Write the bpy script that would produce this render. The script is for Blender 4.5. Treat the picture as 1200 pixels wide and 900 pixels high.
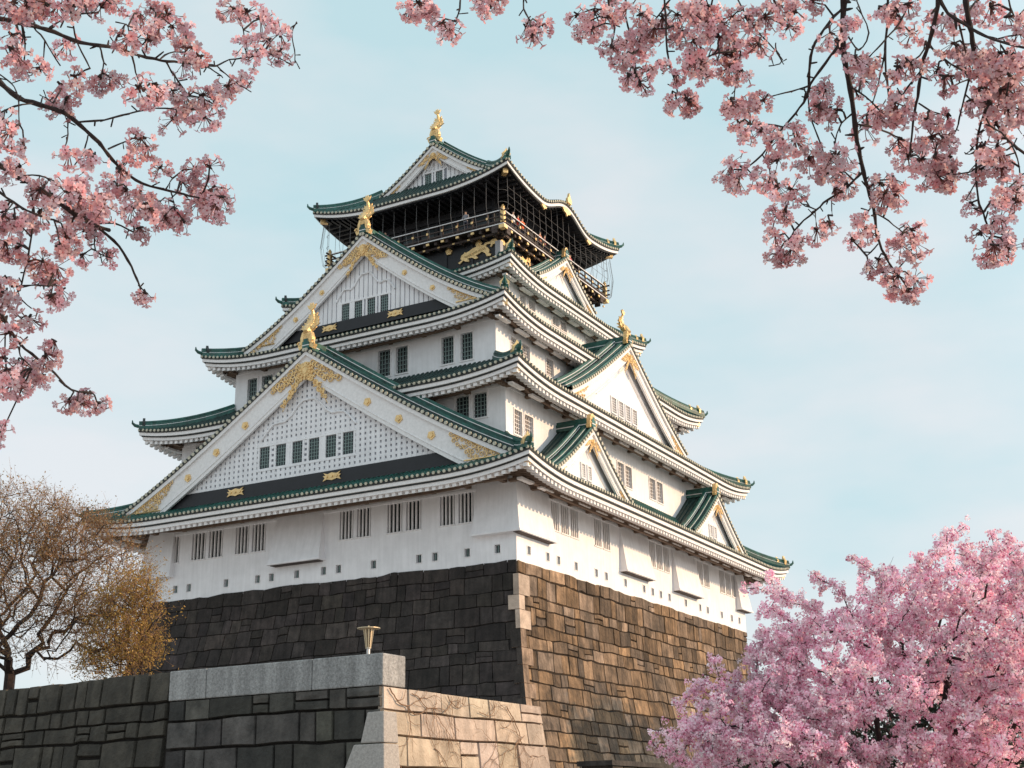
import bpy, math, random
import numpy as np
from mathutils import Vector, Matrix
for o in list(bpy.data.objects): bpy.data.objects.remove(o)
sc = bpy.context.scene
R = math.radians
# ---------------------------------------------------------------- camera
YAW, PIT, ROL, FPX = R(61.14505), R(18.10235), R(-1.07097), 1563.365
CP = np.array([-62.0698, -34.1099, -13.2359])
Fv = np.array([math.cos(PIT)*math.sin(YAW), math.cos(PIT)*math.cos(YAW), math.sin(PIT)])
R0 = np.array([math.cos(YAW), -math.sin(YAW), 0.0]); U0 = np.cross(R0, Fv)
Rv = R0*math.cos(ROL)+U0*math.sin(ROL); Uv = -R0*math.sin(ROL)+U0*math.cos(ROL)
cd = bpy.data.cameras.new('camera'); cam = bpy.data.objects.new('camera', cd)
sc.collection.objects.link(cam); sc.camera = cam
M4 = Matrix.Identity(4)
for i in range(3):
    M4[i][0] = Rv[i]; M4[i][1] = Uv[i]; M4[i][2] = -Fv[i]; M4[i][3] = CP[i]
cam.matrix_world = M4
cd.sensor_width = 36; cd.lens = FPX/1200*36; cd.clip_start = .05; cd.clip_end = 5000
# ---------------------------------------------------------------- sky and sun
SUN_EL, SUN_AZX, SUN_AZY = R(19), .40, -1.0          # direction towards the sun (x, y)
sd = Vector((SUN_AZX, SUN_AZY, 0)).normalized()*math.cos(SUN_EL)+Vector((0, 0, math.sin(SUN_EL)))
w = bpy.data.worlds.new('World'); sc.world = w; w.use_nodes = True
nt = w.node_tree; nt.nodes.clear()
N = nt.nodes.new; L = nt.links.new
out = N('ShaderNodeOutputWorld'); bg = N('ShaderNodeBackground'); sky = N('ShaderNodeTexSky')
sky.sky_type = 'NISHITA'; sky.sun_disc = False; sky.sun_elevation = SUN_EL
sky.sun_rotation = math.atan2(sd.x, sd.y); sky.altitude = 50; sky.air_density = 1.0; sky.dust_density = 1.5; sky.ozone_density = 2.0
tc = N('ShaderNodeTexCoord'); mp = N('ShaderNodeMapping'); mp.inputs['Scale'].default_value = (1.0, 1.0, 2.6)
nz = N('ShaderNodeTexNoise'); nz.inputs['Scale'].default_value = 3.1; nz.inputs['Detail'].default_value = 5; nz.inputs['Roughness'].default_value = .5
L(tc.outputs['Generated'], mp.inputs['Vector']); L(mp.outputs[0], nz.inputs['Vector'])
rmp = N('ShaderNodeMapRange'); rmp.inputs['From Min'].default_value = .36; rmp.inputs['From Max'].default_value = .64
sz = N('ShaderNodeSeparateXYZ'); L(tc.outputs['Generated'], sz.inputs[0])
lowr = N('ShaderNodeMapRange'); lowr.inputs['From Min'].default_value = .42; lowr.inputs['From Max'].default_value = .10; lowr.inputs['To Min'].default_value = -.02; lowr.inputs['To Max'].default_value = .10
L(sz.outputs['Z'], lowr.inputs['Value'])          # more cream-coloured cloud low down, clearer teal higher up
ad = N('ShaderNodeMath'); ad.operation = 'ADD'; L(nz.outputs['Fac'], ad.inputs[0]); L(lowr.outputs[0], ad.inputs[1]); L(ad.outputs[0], rmp.inputs['Value'])
veil = N('ShaderNodeMix'); veil.data_type = 'RGBA'; veil.inputs[6].default_value = (5.45, 7.45, 7.85, 1); veil.inputs[7].default_value = (7.9, 8.15, 8.3, 1)
L(rmp.outputs[0], veil.inputs[0])
gd = N('ShaderNodeVectorMath'); gd.operation = 'DOT_PRODUCT'; gd.inputs[1].default_value = sd; L(tc.outputs['Generated'], gd.inputs[0])
gr = N('ShaderNodeMapRange'); gr.inputs['From Min'].default_value = .25; gr.inputs['From Max'].default_value = 1.0; gr.inputs['To Min'].default_value = 1.0; gr.inputs['To Max'].default_value = 1.9
gr.interpolation_type = 'SMOOTHSTEP'; L(gd.outputs['Value'], gr.inputs['Value'])      # veil glows towards the sun
gs = N('ShaderNodeVectorMath'); gs.operation = 'SCALE'; L(veil.outputs[2], gs.inputs[0]); L(gr.outputs[0], gs.inputs['Scale'])
mx = N('ShaderNodeMix'); mx.data_type = 'RGBA'; mx.inputs[0].default_value = .80      # thin bright overcast over the clear sky
L(sky.outputs[0], mx.inputs[6]); L(gs.outputs[0], mx.inputs[7])
L(mx.outputs[2], bg.inputs['Color']); bg.inputs['Strength'].default_value = .074; L(bg.outputs[0], out.inputs[0])
sl = bpy.data.lights.new('sun', 'SUN'); sl.energy = 2.35; sl.angle = R(.5); sl.color = (1.0, .68, .40)
so = bpy.data.objects.new('sun', sl); sc.collection.objects.link(so)
so.rotation_euler = sd.to_track_quat('Z', 'Y').to_euler()
vs = sc.view_settings; vs.view_transform = 'Standard'; vs.look = 'None'; vs.gamma = 1; vs.use_curve_mapping = False; vs.exposure = 0.68
# ---------------------------------------------------------------- materials
MATS = {}
def mat(name, col, rough=.7, metal=0, var=.0, vscale=3, bump=0, bscale=20, attr=False, trans=0, spec=.5, streak=None, coat=0):
    if name in MATS: return MATS[name]
    m = bpy.data.materials.new(name); m.use_nodes = True; t = m.node_tree; b = t.nodes['Principled BSDF']
    b.inputs['Roughness'].default_value = rough; b.inputs['Metallic'].default_value = metal
    b.inputs['Specular IOR Level'].default_value = spec
    b.inputs['Base Color'].default_value = (*col, 1)
    src = None
    tcn = t.nodes.new('ShaderNodeTexCoord')
    def mul(a, fac_out, lo, hi):
        mr = t.nodes.new('ShaderNodeMapRange'); mr.inputs['From Min'].default_value = .3; mr.inputs['From Max'].default_value = .7
        mr.inputs['To Min'].default_value = lo; mr.inputs['To Max'].default_value = hi; t.links.new(fac_out, mr.inputs['Value'])
        x = t.nodes.new('ShaderNodeVectorMath'); x.operation = 'SCALE'
        if a is None: x.inputs[0].default_value = col
        else: t.links.new(a, x.inputs[0])
        t.links.new(mr.outputs[0], x.inputs['Scale']); return x.outputs[0]
    if attr:
        a = t.nodes.new('ShaderNodeAttribute'); a.attribute_name = 'tone'
        x = t.nodes.new('ShaderNodeVectorMath'); x.operation = 'MULTIPLY'; x.inputs[0].default_value = col
        t.links.new(a.outputs['Color'], x.inputs[1]); src = x.outputs[0]
    if var:
        n = t.nodes.new('ShaderNodeTexNoise'); n.inputs['Scale'].default_value = vscale; n.inputs['Detail'].default_value = 6
        n.inputs['Roughness'].default_value = .65
        t.links.new(tcn.outputs['Object'], n.inputs['Vector']); src = mul(src, n.outputs['Fac'], 1-var, 1+var)
    if streak:
        mp2 = t.nodes.new('ShaderNodeMapping'); mp2.inputs['Scale'].default_value = (2.2, 2.2, .18)
        n = t.nodes.new('ShaderNodeTexNoise'); n.inputs['Scale'].default_value = 2.0; n.inputs['Detail'].default_value = 5
        t.links.new(tcn.outputs['Object'], mp2.inputs[0]); t.links.new(mp2.outputs[0], n.inputs['Vector'])
        src = mul(src, n.outputs['Fac'], 1-streak, 1+streak*.5)
    if src is not None: t.links.new(src, b.inputs['Base Color'])
    if bump:
        n = t.nodes.new('ShaderNodeTexNoise'); n.inputs['Scale'].default_value = bscale; n.inputs['Detail'].default_value = 5
        t.links.new(tcn.outputs['Object'], n.inputs['Vector'])
        bp = t.nodes.new('ShaderNodeBump'); bp.inputs['Strength'].default_value = 1; bp.inputs['Distance'].default_value = bump
        t.links.new(n.outputs['Fac'], bp.inputs['Height']); t.links.new(bp.outputs[0], b.inputs['Normal'])
    if trans:
        tr = t.nodes.new('ShaderNodeBsdfTranslucent'); ms = t.nodes.new('ShaderNodeMixShader'); ms.inputs[0].default_value = trans
        if src is not None: t.links.new(src, tr.inputs['Color'])
        else: tr.inputs['Color'].default_value = (*col, 1)
        t.links.new(b.outputs[0], ms.inputs[1]); t.links.new(tr.outputs[0], ms.inputs[2])
        t.links.new(ms.outputs[0], t.nodes['Material Output'].inputs['Surface'])
    MATS[name] = m; return m
WHITE = mat('white_plaster', (.82, .81, .84), .85, var=.07, vscale=.9, streak=.07, bump=.004, bscale=9)
TRIM = mat('white_trim', (.78, .76, .77), .8, var=.10, vscale=5)
SOFFIT = mat('shaded_soffit', (.17, .115, .085), .9, var=.2, vscale=2)  # dark brown carries the shade under the eaves
BLACK = mat('black_lacquer', (.010, .010, .014), .55, var=.3, vscale=2)
DARK = mat('dark_tile_edge', (.025, .030, .032), .7, var=.4, vscale=8)
GREEN = mat('green_copper_tile', (.013, .085, .070), .5, var=.65, vscale=1.3, streak=.35)
GREEN_SHADE = mat('shaded_copper_tile', (.012, .040, .036), .65, var=.5, vscale=2, streak=.3)  # the same copper tile with the roofs' shade put into its colour
TILEND = mat('tile_end_discs', (.48, .45, .36), .6, var=.3, vscale=6)
GOLD = mat('gold_leaf', (.78, .54, .26), .38, metal=.65, var=.22, vscale=5, bump=.03, bscale=14)
GLASS = mat('dark_window', (.018, .026, .03), .25, var=.5, vscale=1.2)
SUNWIN = mat('sunlit_window_pane', (.10, .055, .035), .6)  # window pane with the sunlight put into its brown colour
MUNTIN = mat('grey_green_lattice', (.20, .27, .26), .6)
NET = mat('steel_net_wire', (.16, .15, .15), .5, metal=.3)
WOOD = mat('dark_wood', (.05, .032, .028), .7, var=.3, vscale=3)
PANELGREY = mat('lattice_backing', (.27, .28, .32), .9)
# ---------------------------------------------------------------- mesh building
class MB:
    def __init__(s): s.v = []; s.f = []; s.m = []; s.c = []
    def face(s, pts, m=0, c=None):
        i = len(s.v); s.v.extend([tuple(p) for p in pts]); s.f.append(tuple(range(i, i+len(pts)))); s.m.append(m); s.c.append(c or (1, 1, 1))
    def grid(s, rows, m=0, c=None, close=False):
        i = len(s.v); nr = len(rows); nc = len(rows[0])
        for r in rows: s.v.extend([tuple(p) for p in r])
        for a in range(nr-1):
            for b in range(nc if close else nc-1):
                b2 = (b+1) % nc
                s.f.append((i+a*nc+b, i+a*nc+b2, i+(a+1)*nc+b2, i+(a+1)*nc+b)); s.m.append(m); s.c.append(c or (1, 1, 1))
    def hexa(s, p, m=0, c=None):      # p: 8 corners, bottom 4 then top 4 in the same order
        i = len(s.v); s.v.extend([tuple(q) for q in p])
        for q in ((0, 3, 2, 1), (4, 5, 6, 7), (0, 1, 5, 4), (1, 2, 6, 5), (2, 3, 7, 6), (3, 0, 4, 7)):
            s.f.append(tuple(i+k for k in q)); s.m.append(m); s.c.append(c or (1, 1, 1))
    def prism(s, A, B, m=0, c=None):  # two matching outlines
        n = len(A); i = len(s.v); s.v.extend([tuple(q) for q in A]); s.v.extend([tuple(q) for q in B])
        s.f.append(tuple(i+k for k in range(n))); s.f.append(tuple(i+n+k for k in reversed(range(n)))); s.m += [m, m]; s.c += [c or (1, 1, 1)]*2
        for k in range(n):
            s.f.append((i+k, i+(k+1) % n, i+n+(k+1) % n, i+n+k)); s.m.append(m); s.c.append(c or (1, 1, 1))
    def tube(s, path, rad, n=6, m=0, cap=True, c=None):
        P = [np.array(p, float) for p in path]; rows = []
        up = None
        for k, p in enumerate(P):
            t = P[min(k+1, len(P)-1)]-P[max(k-1, 0)]; t = t/(np.linalg.norm(t)+1e-9)
            if up is None:
                up = np.array([0, 0, 1.0]) if abs(t[2]) < .9 else np.array([1.0, 0, 0])
            a = np.cross(t, up); a /= (np.linalg.norm(a)+1e-9); b = np.cross(a, t); up = b
            r = rad[k] if hasattr(rad, '__len__') else rad
            rows.append([p+a*r*math.cos(2*math.pi*j/n)+b*r*math.sin(2*math.pi*j/n) for j in range(n)])
        i = len(s.v); s.grid(rows, m, c, close=True)
        if cap:
            e = len(s.v); s.f.append(tuple(range(i+n-1, i-1, -1))); s.f.append(tuple(range(e-n, e))); s.m += [m, m]; s.c += [c or (1, 1, 1)]*2
    def build(s, name, mats, parent=None, smooth=False, tone=False):
        me = bpy.data.meshes.new(name); me.from_pydata(s.v, [], s.f)
        if not isinstance(mats, (list, tuple)): mats = [mats]
        for m_ in mats: me.materials.append(m_)
        me.polygons.foreach_set('material_index', s.m)
        if smooth: me.polygons.foreach_set('use_smooth', [True]*len(s.f))
        if tone:
            at_ = me.color_attributes.new('tone', 'FLOAT_COLOR', 'CORNER'); cc = []
            for f_, c_ in zip(s.f, s.c): cc.extend((*c_, 1)*len(f_))
            at_.data.foreach_set('color', cc)
        me.update()
        o = bpy.data.objects.new(name, me); sc.collection.objects.link(o)
        if parent: o.parent = parent
        return o
def empty(name, loc, parent=None):
    o = bpy.data.objects.new(name, None); sc.collection.objects.link(o); o.location = loc; o.empty_display_size = .3
    if parent: o.parent = parent
    return o
def tag(o, label=None, cat=None, group=None, kind=None):
    if label: o['label'] = label
    if cat: o['category'] = cat
    if group: o['group'] = group
    if kind: o['kind'] = kind
    return o
def px(x, y, d):                      # a point d metres in front of the lens
    return CP+d*(Fv+Rv*(x-600)/FPX+Uv*(450-y)/FPX)
rnd = random.Random(5)
CX, CY = 18.0, 13.29
def P(S, u, w_, z):
    if S == 'L': return (CX-w_, CY+u, z)
    if S == 'R': return (CX+u, CY-w_, z)
    if S == 'B': return (CX+w_, CY+u, z)
    return (CX+u, CY+w_, z)
def sbox(mb, S, u0, u1, w0, w1, z0, z1, m=0):
    q = [(u0, w0), (u1, w0), (u1, w1), (u0, w1)]
    mb.hexa([P(S, a, b, z0) for a, b in q]+[P(S, a, b, z1) for a, b in q], m)
# ---------------------------------------------------------------- ground
g = MB(); GZ = -14.9
g.face([(-1500, -1500, GZ), (1500, -1500, GZ), (1500, 1500, GZ), (-1500, 1500, GZ)])
go = g.build('ground', mat('gravel_ground', (.42, .38, .35), .95, var=.3, vscale=.6, bump=.02, bscale=30)); tag(go, kind='structure')

# ---------------------------------------------------------------- the castle tower
castle = empty('castle_tower', (CX, CY, 0))
tag(castle, 'white five-storey castle tower with green tiled roofs and gold ornaments on the battered stone base', 'castle')
castle.matrix_world = Matrix.Translation((0, 0, 0))
TI = {  # eave half lengths (hx along x, hy along y), fascia height, wall half of this storey, inner half the roof rises to, rise
 1: dict(hx=21.3, hy=15.98, ze=4.38, wx=18.0, wy=13.29, ix=16.85, iy=12.13, rise=2.55, lift=.62),
 2: dict(hx=18.85, hy=14.13, ze=10.60, wx=16.85, wy=12.13, ix=14.3, iy=10.1, rise=2.3, lift=.58),
 3: dict(hx=15.99, hy=11.72, ze=15.92, wx=14.3, wy=10.1, ix=9.24, iy=7.82, rise=3.3, lift=.72),
 4: dict(hx=10.74, hy=9.32, ze=20.93, wx=9.24, wy=7.82, ix=7.1, iy=6.39, rise=2.0, lift=.65),
 5: dict(hx=8.93, hy=8.19, ze=28.40, wx=6.1, wy=5.4, ix=5.3, iy=4.6, rise=2.75, lift=.90)}
ZW = {1: (-.05, 4.55), 2: (6.4, 10.75), 3: (12.5, 16.05), 4: (18.9, 21.1)}
def dims(k, S):
    t = TI[k]
    if S in 'LB': return t['hy'], t['hx'], t['hy']-t['iy'], t['hx']-t['ix'], t['wx']      # half length, eave distance, other inset, inset, wall distance
    return t['hx'], t['hy'], t['hx']-t['ix'], t['hy']-t['iy'], t['wy']
def kara(k, S, u):
    if k == 5 and S in 'RK':
        a = abs(u)/3.9
        if a < 1: return 1.12*(math.cos(math.pi*a)*.5+.5)
    return 0
def surf(k, S, u, v):
    t = TI[k]; Lh, E, do, d, _ = dims(k, S); tt = min(1.0, v/d); Lt = Lh-do*tt
    q = max(0, (abs(u)-(Lt-6))/6); q = min(q, 1)
    z = t['ze']+.16+t['lift']*(1-tt)*q**2.2+t['rise']*(.5*tt+.5*tt*tt)+kara(k, S, u)*(1-tt)**1.3
    return P(S, u, E-v, z)
def edge_z(k, S, u): return surf(k, S, u, 0)[2]-.16
def sweep(mb, k, S, sec, m, n=56):
    Lh, E, _, _, _ = dims(k, S); rows = []
    sec = list(sec)+[sec[0]]
    for i in range(n+1):
        f = -1+2*i/n
        rows.append([P(S, f*(Lh-r), E-r, edge_z(k, S, f*Lh)+dz) for r, dz in sec])
    mb.grid(rows, m)
    mb.face(rows[0][:-1], m); mb.face(rows[-1][:-1], m)
def hip_line(k, sx, sy, n=10):
    t = TI[k]; pts = []
    for i in range(n+1):
        tt = i/n
        x = CX+sx*(t['hx']-(t['hx']-t['ix'])*tt); y = CY+sy*(t['hy']-(t['hy']-t['iy'])*tt)
        z = t['ze']+.16+t['lift']*(1-tt)+t['rise']*(.5*tt+.5*tt*tt)
        pts.append(np.array((x, y, z)))
    return pts
def box_sweep(mb, pts, wd, h0, h1, m=0):
    rows = []
    for i, p in enumerate(pts):
        t = pts[min(i+1, len(pts)-1)]-pts[max(i-1, 0)]; t = np.array([t[0], t[1], 0]); t /= np.linalg.norm(t)+1e-9
        a = np.array([-t[1], t[0], 0])*wd/2
        rows.append([p-a+[0, 0, h0], p+a+[0, 0, h0], p+a+[0, 0, h1], p-a+[0, 0, h1]])
    mb.grid(rows, m, close=True); mb.face(rows[0], m); mb.face(rows[-1], m)
def make_roof(k):
    t = TI[k]; top = k == 5
    r = MB()
    for S in 'LRBK':
        Lh, E, do, d, _ = dims(k, S)
        rows = []
        nu = 48
        for j in range(7):
            v = d*j/6; Lt = Lh-do*j/6
            rows.append([surf(k, S, -Lt+2*Lt*i/nu, v) for i in range(nu+1)])
        gw = {3: 9.3, 5: 4.9}.get(k, 0) if S == 'L' else 0      # tiles before the gable foot, their shade put into a darker colour
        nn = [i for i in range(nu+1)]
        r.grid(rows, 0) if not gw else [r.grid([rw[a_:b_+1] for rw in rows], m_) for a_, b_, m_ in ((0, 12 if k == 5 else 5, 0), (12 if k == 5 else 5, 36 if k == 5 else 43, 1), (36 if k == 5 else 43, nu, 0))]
        sp = .34; n = int(2*Lh/sp)
        for i in range(n+1):
            u = -Lh+.1+i*(2*Lh-.2)/n
            vm = d if abs(u) <= Lh-do else d*(Lh-abs(u))/do
            if vm < .15: continue
            vis = S in 'LR' ; ns = 5 if vis else 2
            rows = []
            for j in range(ns+1):
                v = -.05+(vm+.05)*j/ns
                c = surf(k, S, u, max(v, 0)) ; z = c[2]
                w_ = E-v
                rows.append([P(S, u-.095, w_, z), P(S, u-.06, w_, z+.09), P(S, u+.06, w_, z+.09), P(S, u+.095, w_, z)])
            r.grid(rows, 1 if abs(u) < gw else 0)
    for S in 'LR':
        Lh, E, _, _, _ = dims(k, S); n = int(2*Lh/.34)
        for i in range(n+1):
            u = -Lh+.1+i*(2*Lh-.2)/n; z = edge_z(k, S, u)+.15
            ring = [(u+.092*math.cos(a*math.pi/3), z+.092*math.sin(a*math.pi/3)) for a in range(6)]
            r.prism([P(S, a, E+.09, c) for a, c in ring], [P(S, a, E+.0, c) for a, c in ring], 2)
    roof = r.build('roof', [GREEN_SHADE if k in (2,) else GREEN, GREEN_SHADE, TILEND], castle)  # second roof wholly in the shade-darkened tile
    # tile ends: small pale discs along the eave
    e = MB(); b = MB(); wh = MB(); raf = MB(); sf = MB()
    for S in 'LRBK':
        Lh, E, do, d, wd = dims(k, S)
        sweep(b, k, S, [(0, .0), (-.03, .13), (.5, .14), (.5, .0)], 0)
        sweep(wh, k, S, [(.04, -.21), (.04, 0), (.5, 0), (.5, -.21)], 0)
        sweep(b, k, S, [(.15, -.30), (.15, -.21), (.5, -.21), (.5, -.30)], 0)  # dark strip painted in as the shadow gap between the fascias
        if not top:
            sweep(wh, k, S, [(.20, -.50), (.20, -.30), (.6, -.30), (.6, -.50)], 0)
            over = E-wd
            # rafters running back to the wall with a board above them
            n = int(2*Lh/.44)
            for i in range(n+1):
                u = -Lh+.45+i*(2*Lh-.9)/n
                ez = edge_z(k, S, u); inn = min(over, Lh-abs(u))
                if inn < .5: inn = .5
                SL = .25
                f = lambda rr: ez-.52+SL*(rr-.3)
                for r0, r1, hw_, mb_ in ((.30, .85, .115, raf), (.85, max(inn, .9), .07, sf)):  # inner rafter lengths coloured dark for the under-eave shade
                    zz = [f(r0), f(r1)]; lo_ = .17 if mb_ is raf else .11
                    mb_.hexa([P(S, u-hw_, E-r0, zz[0]-lo_), P(S, u+hw_, E-r0, zz[0]-lo_), P(S, u+hw_, E-r1, zz[1]-lo_), P(S, u-hw_, E-r1, zz[1]-lo_),
                          P(S, u-hw_, E-r0, zz[0]+.03), P(S, u+hw_, E-r0, zz[0]+.03), P(S, u+hw_, E-r1, zz[1]+.03), P(S, u-hw_, E-r1, zz[1]+.03)])
            rows = []
            for i in range(41):
                f_ = -1+i/20
                rows.append([P(S, f_*(Lh-rr), E-rr, edge_z(k, S, f_*Lh)-.49+.25*(rr-.3)) for rr in (.5, over/2+.2, over+.15)])
            sf.grid(rows, 0)
            # purlin under the rafters and, on the first roof and the sunlit side, flat bracket arms
            rb = over*.62; zb_ = -.52+.25*(rb-.3)-.11
            sweep(sf, k, S, [(rb, zb_-.16), (rb, zb_), (rb+.2, zb_), (rb+.2, zb_-.16)], 0)
            n = int(2*(Lh-over)/2.25)
            for i in range(n+1):
                u = -(Lh-over)+i*2*(Lh-over)/n
                z = edge_z(k, S, u*.9)-.52+.25*(over-.3)-.11
                sbox(sf, S, u-.14, u+.14, wd-.02, E-over*.6, z-.20, z-.04)
                if S in 'RK' or k == 1: sbox(raf if S in 'RK' else sf, S, u-.72, u+.72, E-over*.62-.20, E-over*.62+.10, z-.33, z-.201)
        else:
            over = E-wd
            rows = []
            for i in range(41):
                f_ = -1+i/20
                rows.append([P(S, f_*(Lh-rr), E-rr, edge_z(k, S, f_*Lh)-.30+.12*(rr-.3)) for rr in (.3, over/2, over+.1)])
            b.grid(rows, 0)
            n = int(2*Lh/.5)
            for i in range(n+1):
                u = -Lh+.5+i*(2*Lh-1)/n; z = edge_z(k, S, u)-.36
                r1 = max(.5, min(over, Lh-abs(u)))
                sbox(b, S, u-.08, u+.08, E-.35, E-r1, z-.02, z+.12)
    b.build('eave_edge_board', [DARK if not top else BLACK], roof)
    wh.build('eave_fascia', [TRIM], roof)
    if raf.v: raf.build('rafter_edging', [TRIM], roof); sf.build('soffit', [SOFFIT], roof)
    # hip ridges
    for sx, sy in ((-1, -1), (-1, 1), (1, -1), (1, 1)):
        h = MB(); pts = hip_line(k, sx, sy)
        d0 = pts[0]-pts[1]; d0 /= np.linalg.norm(d0)
        box_sweep(h, pts, .46, -.05, .20, 0); box_sweep(h, pts, .38, .20, .24, 2); box_sweep(h, pts, .32, .24, .40, 0)
        h.tube([p+[0, 0, .45] for p in pts], .13, 6, 0)
        h.tube([pts[0]+[0, 0, .22], pts[0]+d0*.25+[0, 0, .30], pts[0]+d0*.42+[0, 0, .46], pts[0]+d0*.44+[0, 0, .66]], [.12, .11, .08, .03], 6, 0)
        ho = h.build('hip_ridge', [GREEN, DARK, TRIM], roof)
        o = MB(); gold_tip = not (sx == -1 and sy == 1)
        for fp, s9 in ((.55, .8), (1.6, .6)) if gold_tip else ((.35, .7),):
            pa = pts[1]*fp+pts[0]*(1-fp) if fp <= 1 else pts[2]*(fp-1)+pts[1]*(2-fp); side = np.array([-d0[1], d0[0], 0]); side /= np.linalg.norm(side)
            O_ = [(-.32, .1), (.32, .1), (.38, .5), (.15, .72), (0, 1.0), (-.15, .72), (-.38, .5)]
            o = MB(); o.prism([pa+side*a*s9+[0, 0, c*s9+.08] for a, c in O_], [pa-d0*.16+side*a*s9+[0, 0, c*s9+.08] for a, c in O_], 0 if gold_tip else 1)
            o.build('corner_ornament', [GOLD, DARK], roof)
        o = MB()
        # gilt cap on the hip rafter under the corner
        d2 = np.array([d0[0], d0[1], 0]); d2 /= np.linalg.norm(d2)
        c0 = pts[0]-d2*.55+[0, 0, -.62]
        for a0, a1, zt in ((0, .55, .0),):
            q = [c0-d2*a1-side*.17, c0-d2*a1+side*.17, c0+side*.17, c0-side*.17]
            o.hexa([x+[0, 0, -.22] for x in q]+[x+[0, 0, .16] for x in q])
        o.build('gilt_rafter_cap', [GOLD, DARK], roof)
        if not top:
            hr = MB(); Lr = .75*min(t['hx']-t['wx'], t['hy']-t['wy'])*1.414+.6
            q0 = c0-d2*.3
            hr.hexa([q0-side*.12+[0, 0, -.2], q0+side*.12+[0, 0, -.2], q0-d2*Lr+side*.12+[0, 0, .1], q0-d2*Lr-side*.12+[0, 0, .1],
                     q0-side*.12+[0, 0, .1], q0+side*.12+[0, 0, .1], q0-d2*Lr+side*.12+[0, 0, .5], q0-d2*Lr-side*.12+[0, 0, .5]])
            hr.build('hip_rafter', [TRIM], roof)
    return roof
ROOF = {k: make_roof(k) for k in (1, 2, 3, 4, 5)}

# ---- storeys: walls with real openings
WIN = {}   # (tier, side) -> list of (u0,u1,z0,z1,kind)
def holes(k, S, rects):
    WIN[(k, S)] = rects
bars = lambda a, b: (a, b)
l1 = []
for a, b in ((24.06, 26.33), (20.56, 23.05), (17.22, 19.57), (9.54, 11.76), (6.09, 8.41), (2.67, 4.86)):
    m_ = (a+b)/2; l1 += [(a-CY, m_-.12-CY, 2.42, 4.10, 'bars'), (m_+.12-CY, b-CY, 2.42, 4.10, 'bars')]
for y in (26.16, 24.19, 23.1, 20.13, 17.7, 16.65, 14.77, 12.82, 11.75, 9.3, 6.23, 5.17, 3.08, 1.17): l1.append((y-.17-CY, y+.17-CY, .50, .96, 'hole'))
holes(1, 'L', l1)
r1 = []
for a, b, n in ((4.01, 7.7, 3), (9.65, 12.08, 2), (17.95, 21.5, 3), (26.42, 28.9, 2), (30.8, 34.6, 3)):
    s_ = (b-a)/n
    for i in range(n): r1.append((a+s_*i+.11-CX, a+s_*(i+1)-.11-CX, 2.42, 4.10, 'bars'))
for x in (1.37, 3.59, 4.91, 7.13, 9.84, 11.23, 14.02, 16.89, 18.28, 19.62, 21.08, 23.97, 26.63, 28.08, 30.89, 32.97, 34.6): r1.append((x-.17-CX, x+.17-CX, .50, .96, 'hole'))
holes(1, 'R', r1)
holes(2, 'L', [(a-CY, b-CY, 8.72, 10.18, 'grid') for a, b in ((3.57, 4.52), (2.38, 3.31), (22.1, 23.0), (23.3, 24.2))])
holes(2, 'R', [(a-CX, b-CX, 7.75, 9.2, 'grid') for a, b in ((2.1, 3.0), (3.35, 4.35), (16.1, 17.1), (17.35, 18.35), (21.35, 22.35), (22.65, 23.65), (31.6, 32.6), (32.9, 33.9))])
holes(3, 'L', [(a-CY, b-CY, 13.40, 15.14, 'grid') for a, b in ((10.83, 11.77), (9.51, 10.4), (6.15, 7.03), (4.79, 5.65), (20.2, 21.1), (21.5, 22.3))])
holes(3, 'R', [(a-CX, b-CX, 13.95, 15.1, 'grid') for a, b in ((5.55, 6.5), (6.95, 7.95), (10.2, 11.2), (24.8, 25.8), (28, 29), (29.5, 30.5))])
holes(4, 'R', [(a-CX, b-CX, 19.65, 20.35, 'grid') for a, b in ((10.94, 11.81), (12.25, 13.15), (15.75, 16.65), (17.0, 17.9), (21, 22), (22.4, 23.4))])
holes(4, 'L', [(a, b, 19.7, 20.3, 'grid') for a, b in ((-6.8, -6.0),)])
def wall_face(mb, S, w_, L_, z0, z1, rects, m=0, dep=.22):
    us = sorted({-L_, L_} | {r[0] for r in rects} | {r[1] for r in rects}); zs = sorted({z0, z1} | {r[2] for r in rects} | {r[3] for r in rects})
    for i in range(len(us)-1):
        for j in range(len(zs)-1):
            cu, cz = (us[i]+us[i+1])/2, (zs[j]+zs[j+1])/2
            if any(r[0] < cu < r[1] and r[2] < cz < r[3] for r in rects): continue
            mb.face([P(S, us[i], w_, zs[j]), P(S, us[i+1], w_, zs[j]), P(S, us[i+1], w_, zs[j+1]), P(S, us[i], w_, zs[j+1])], m)
    for r in rects:
        q = [(r[0], r[2]), (r[1], r[2]), (r[1], r[3]), (r[0], r[3])]
        for a in range(4):
            b_ = (a+1) % 4
            mb.face([P(S, q[a][0], w_, q[a][1]), P(S, q[b_][0], w_, q[b_][1]), P(S, q[b_][0], w_-dep, q[b_][1]), P(S, q[a][0], w_-dep, q[a][1])], m)
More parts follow.
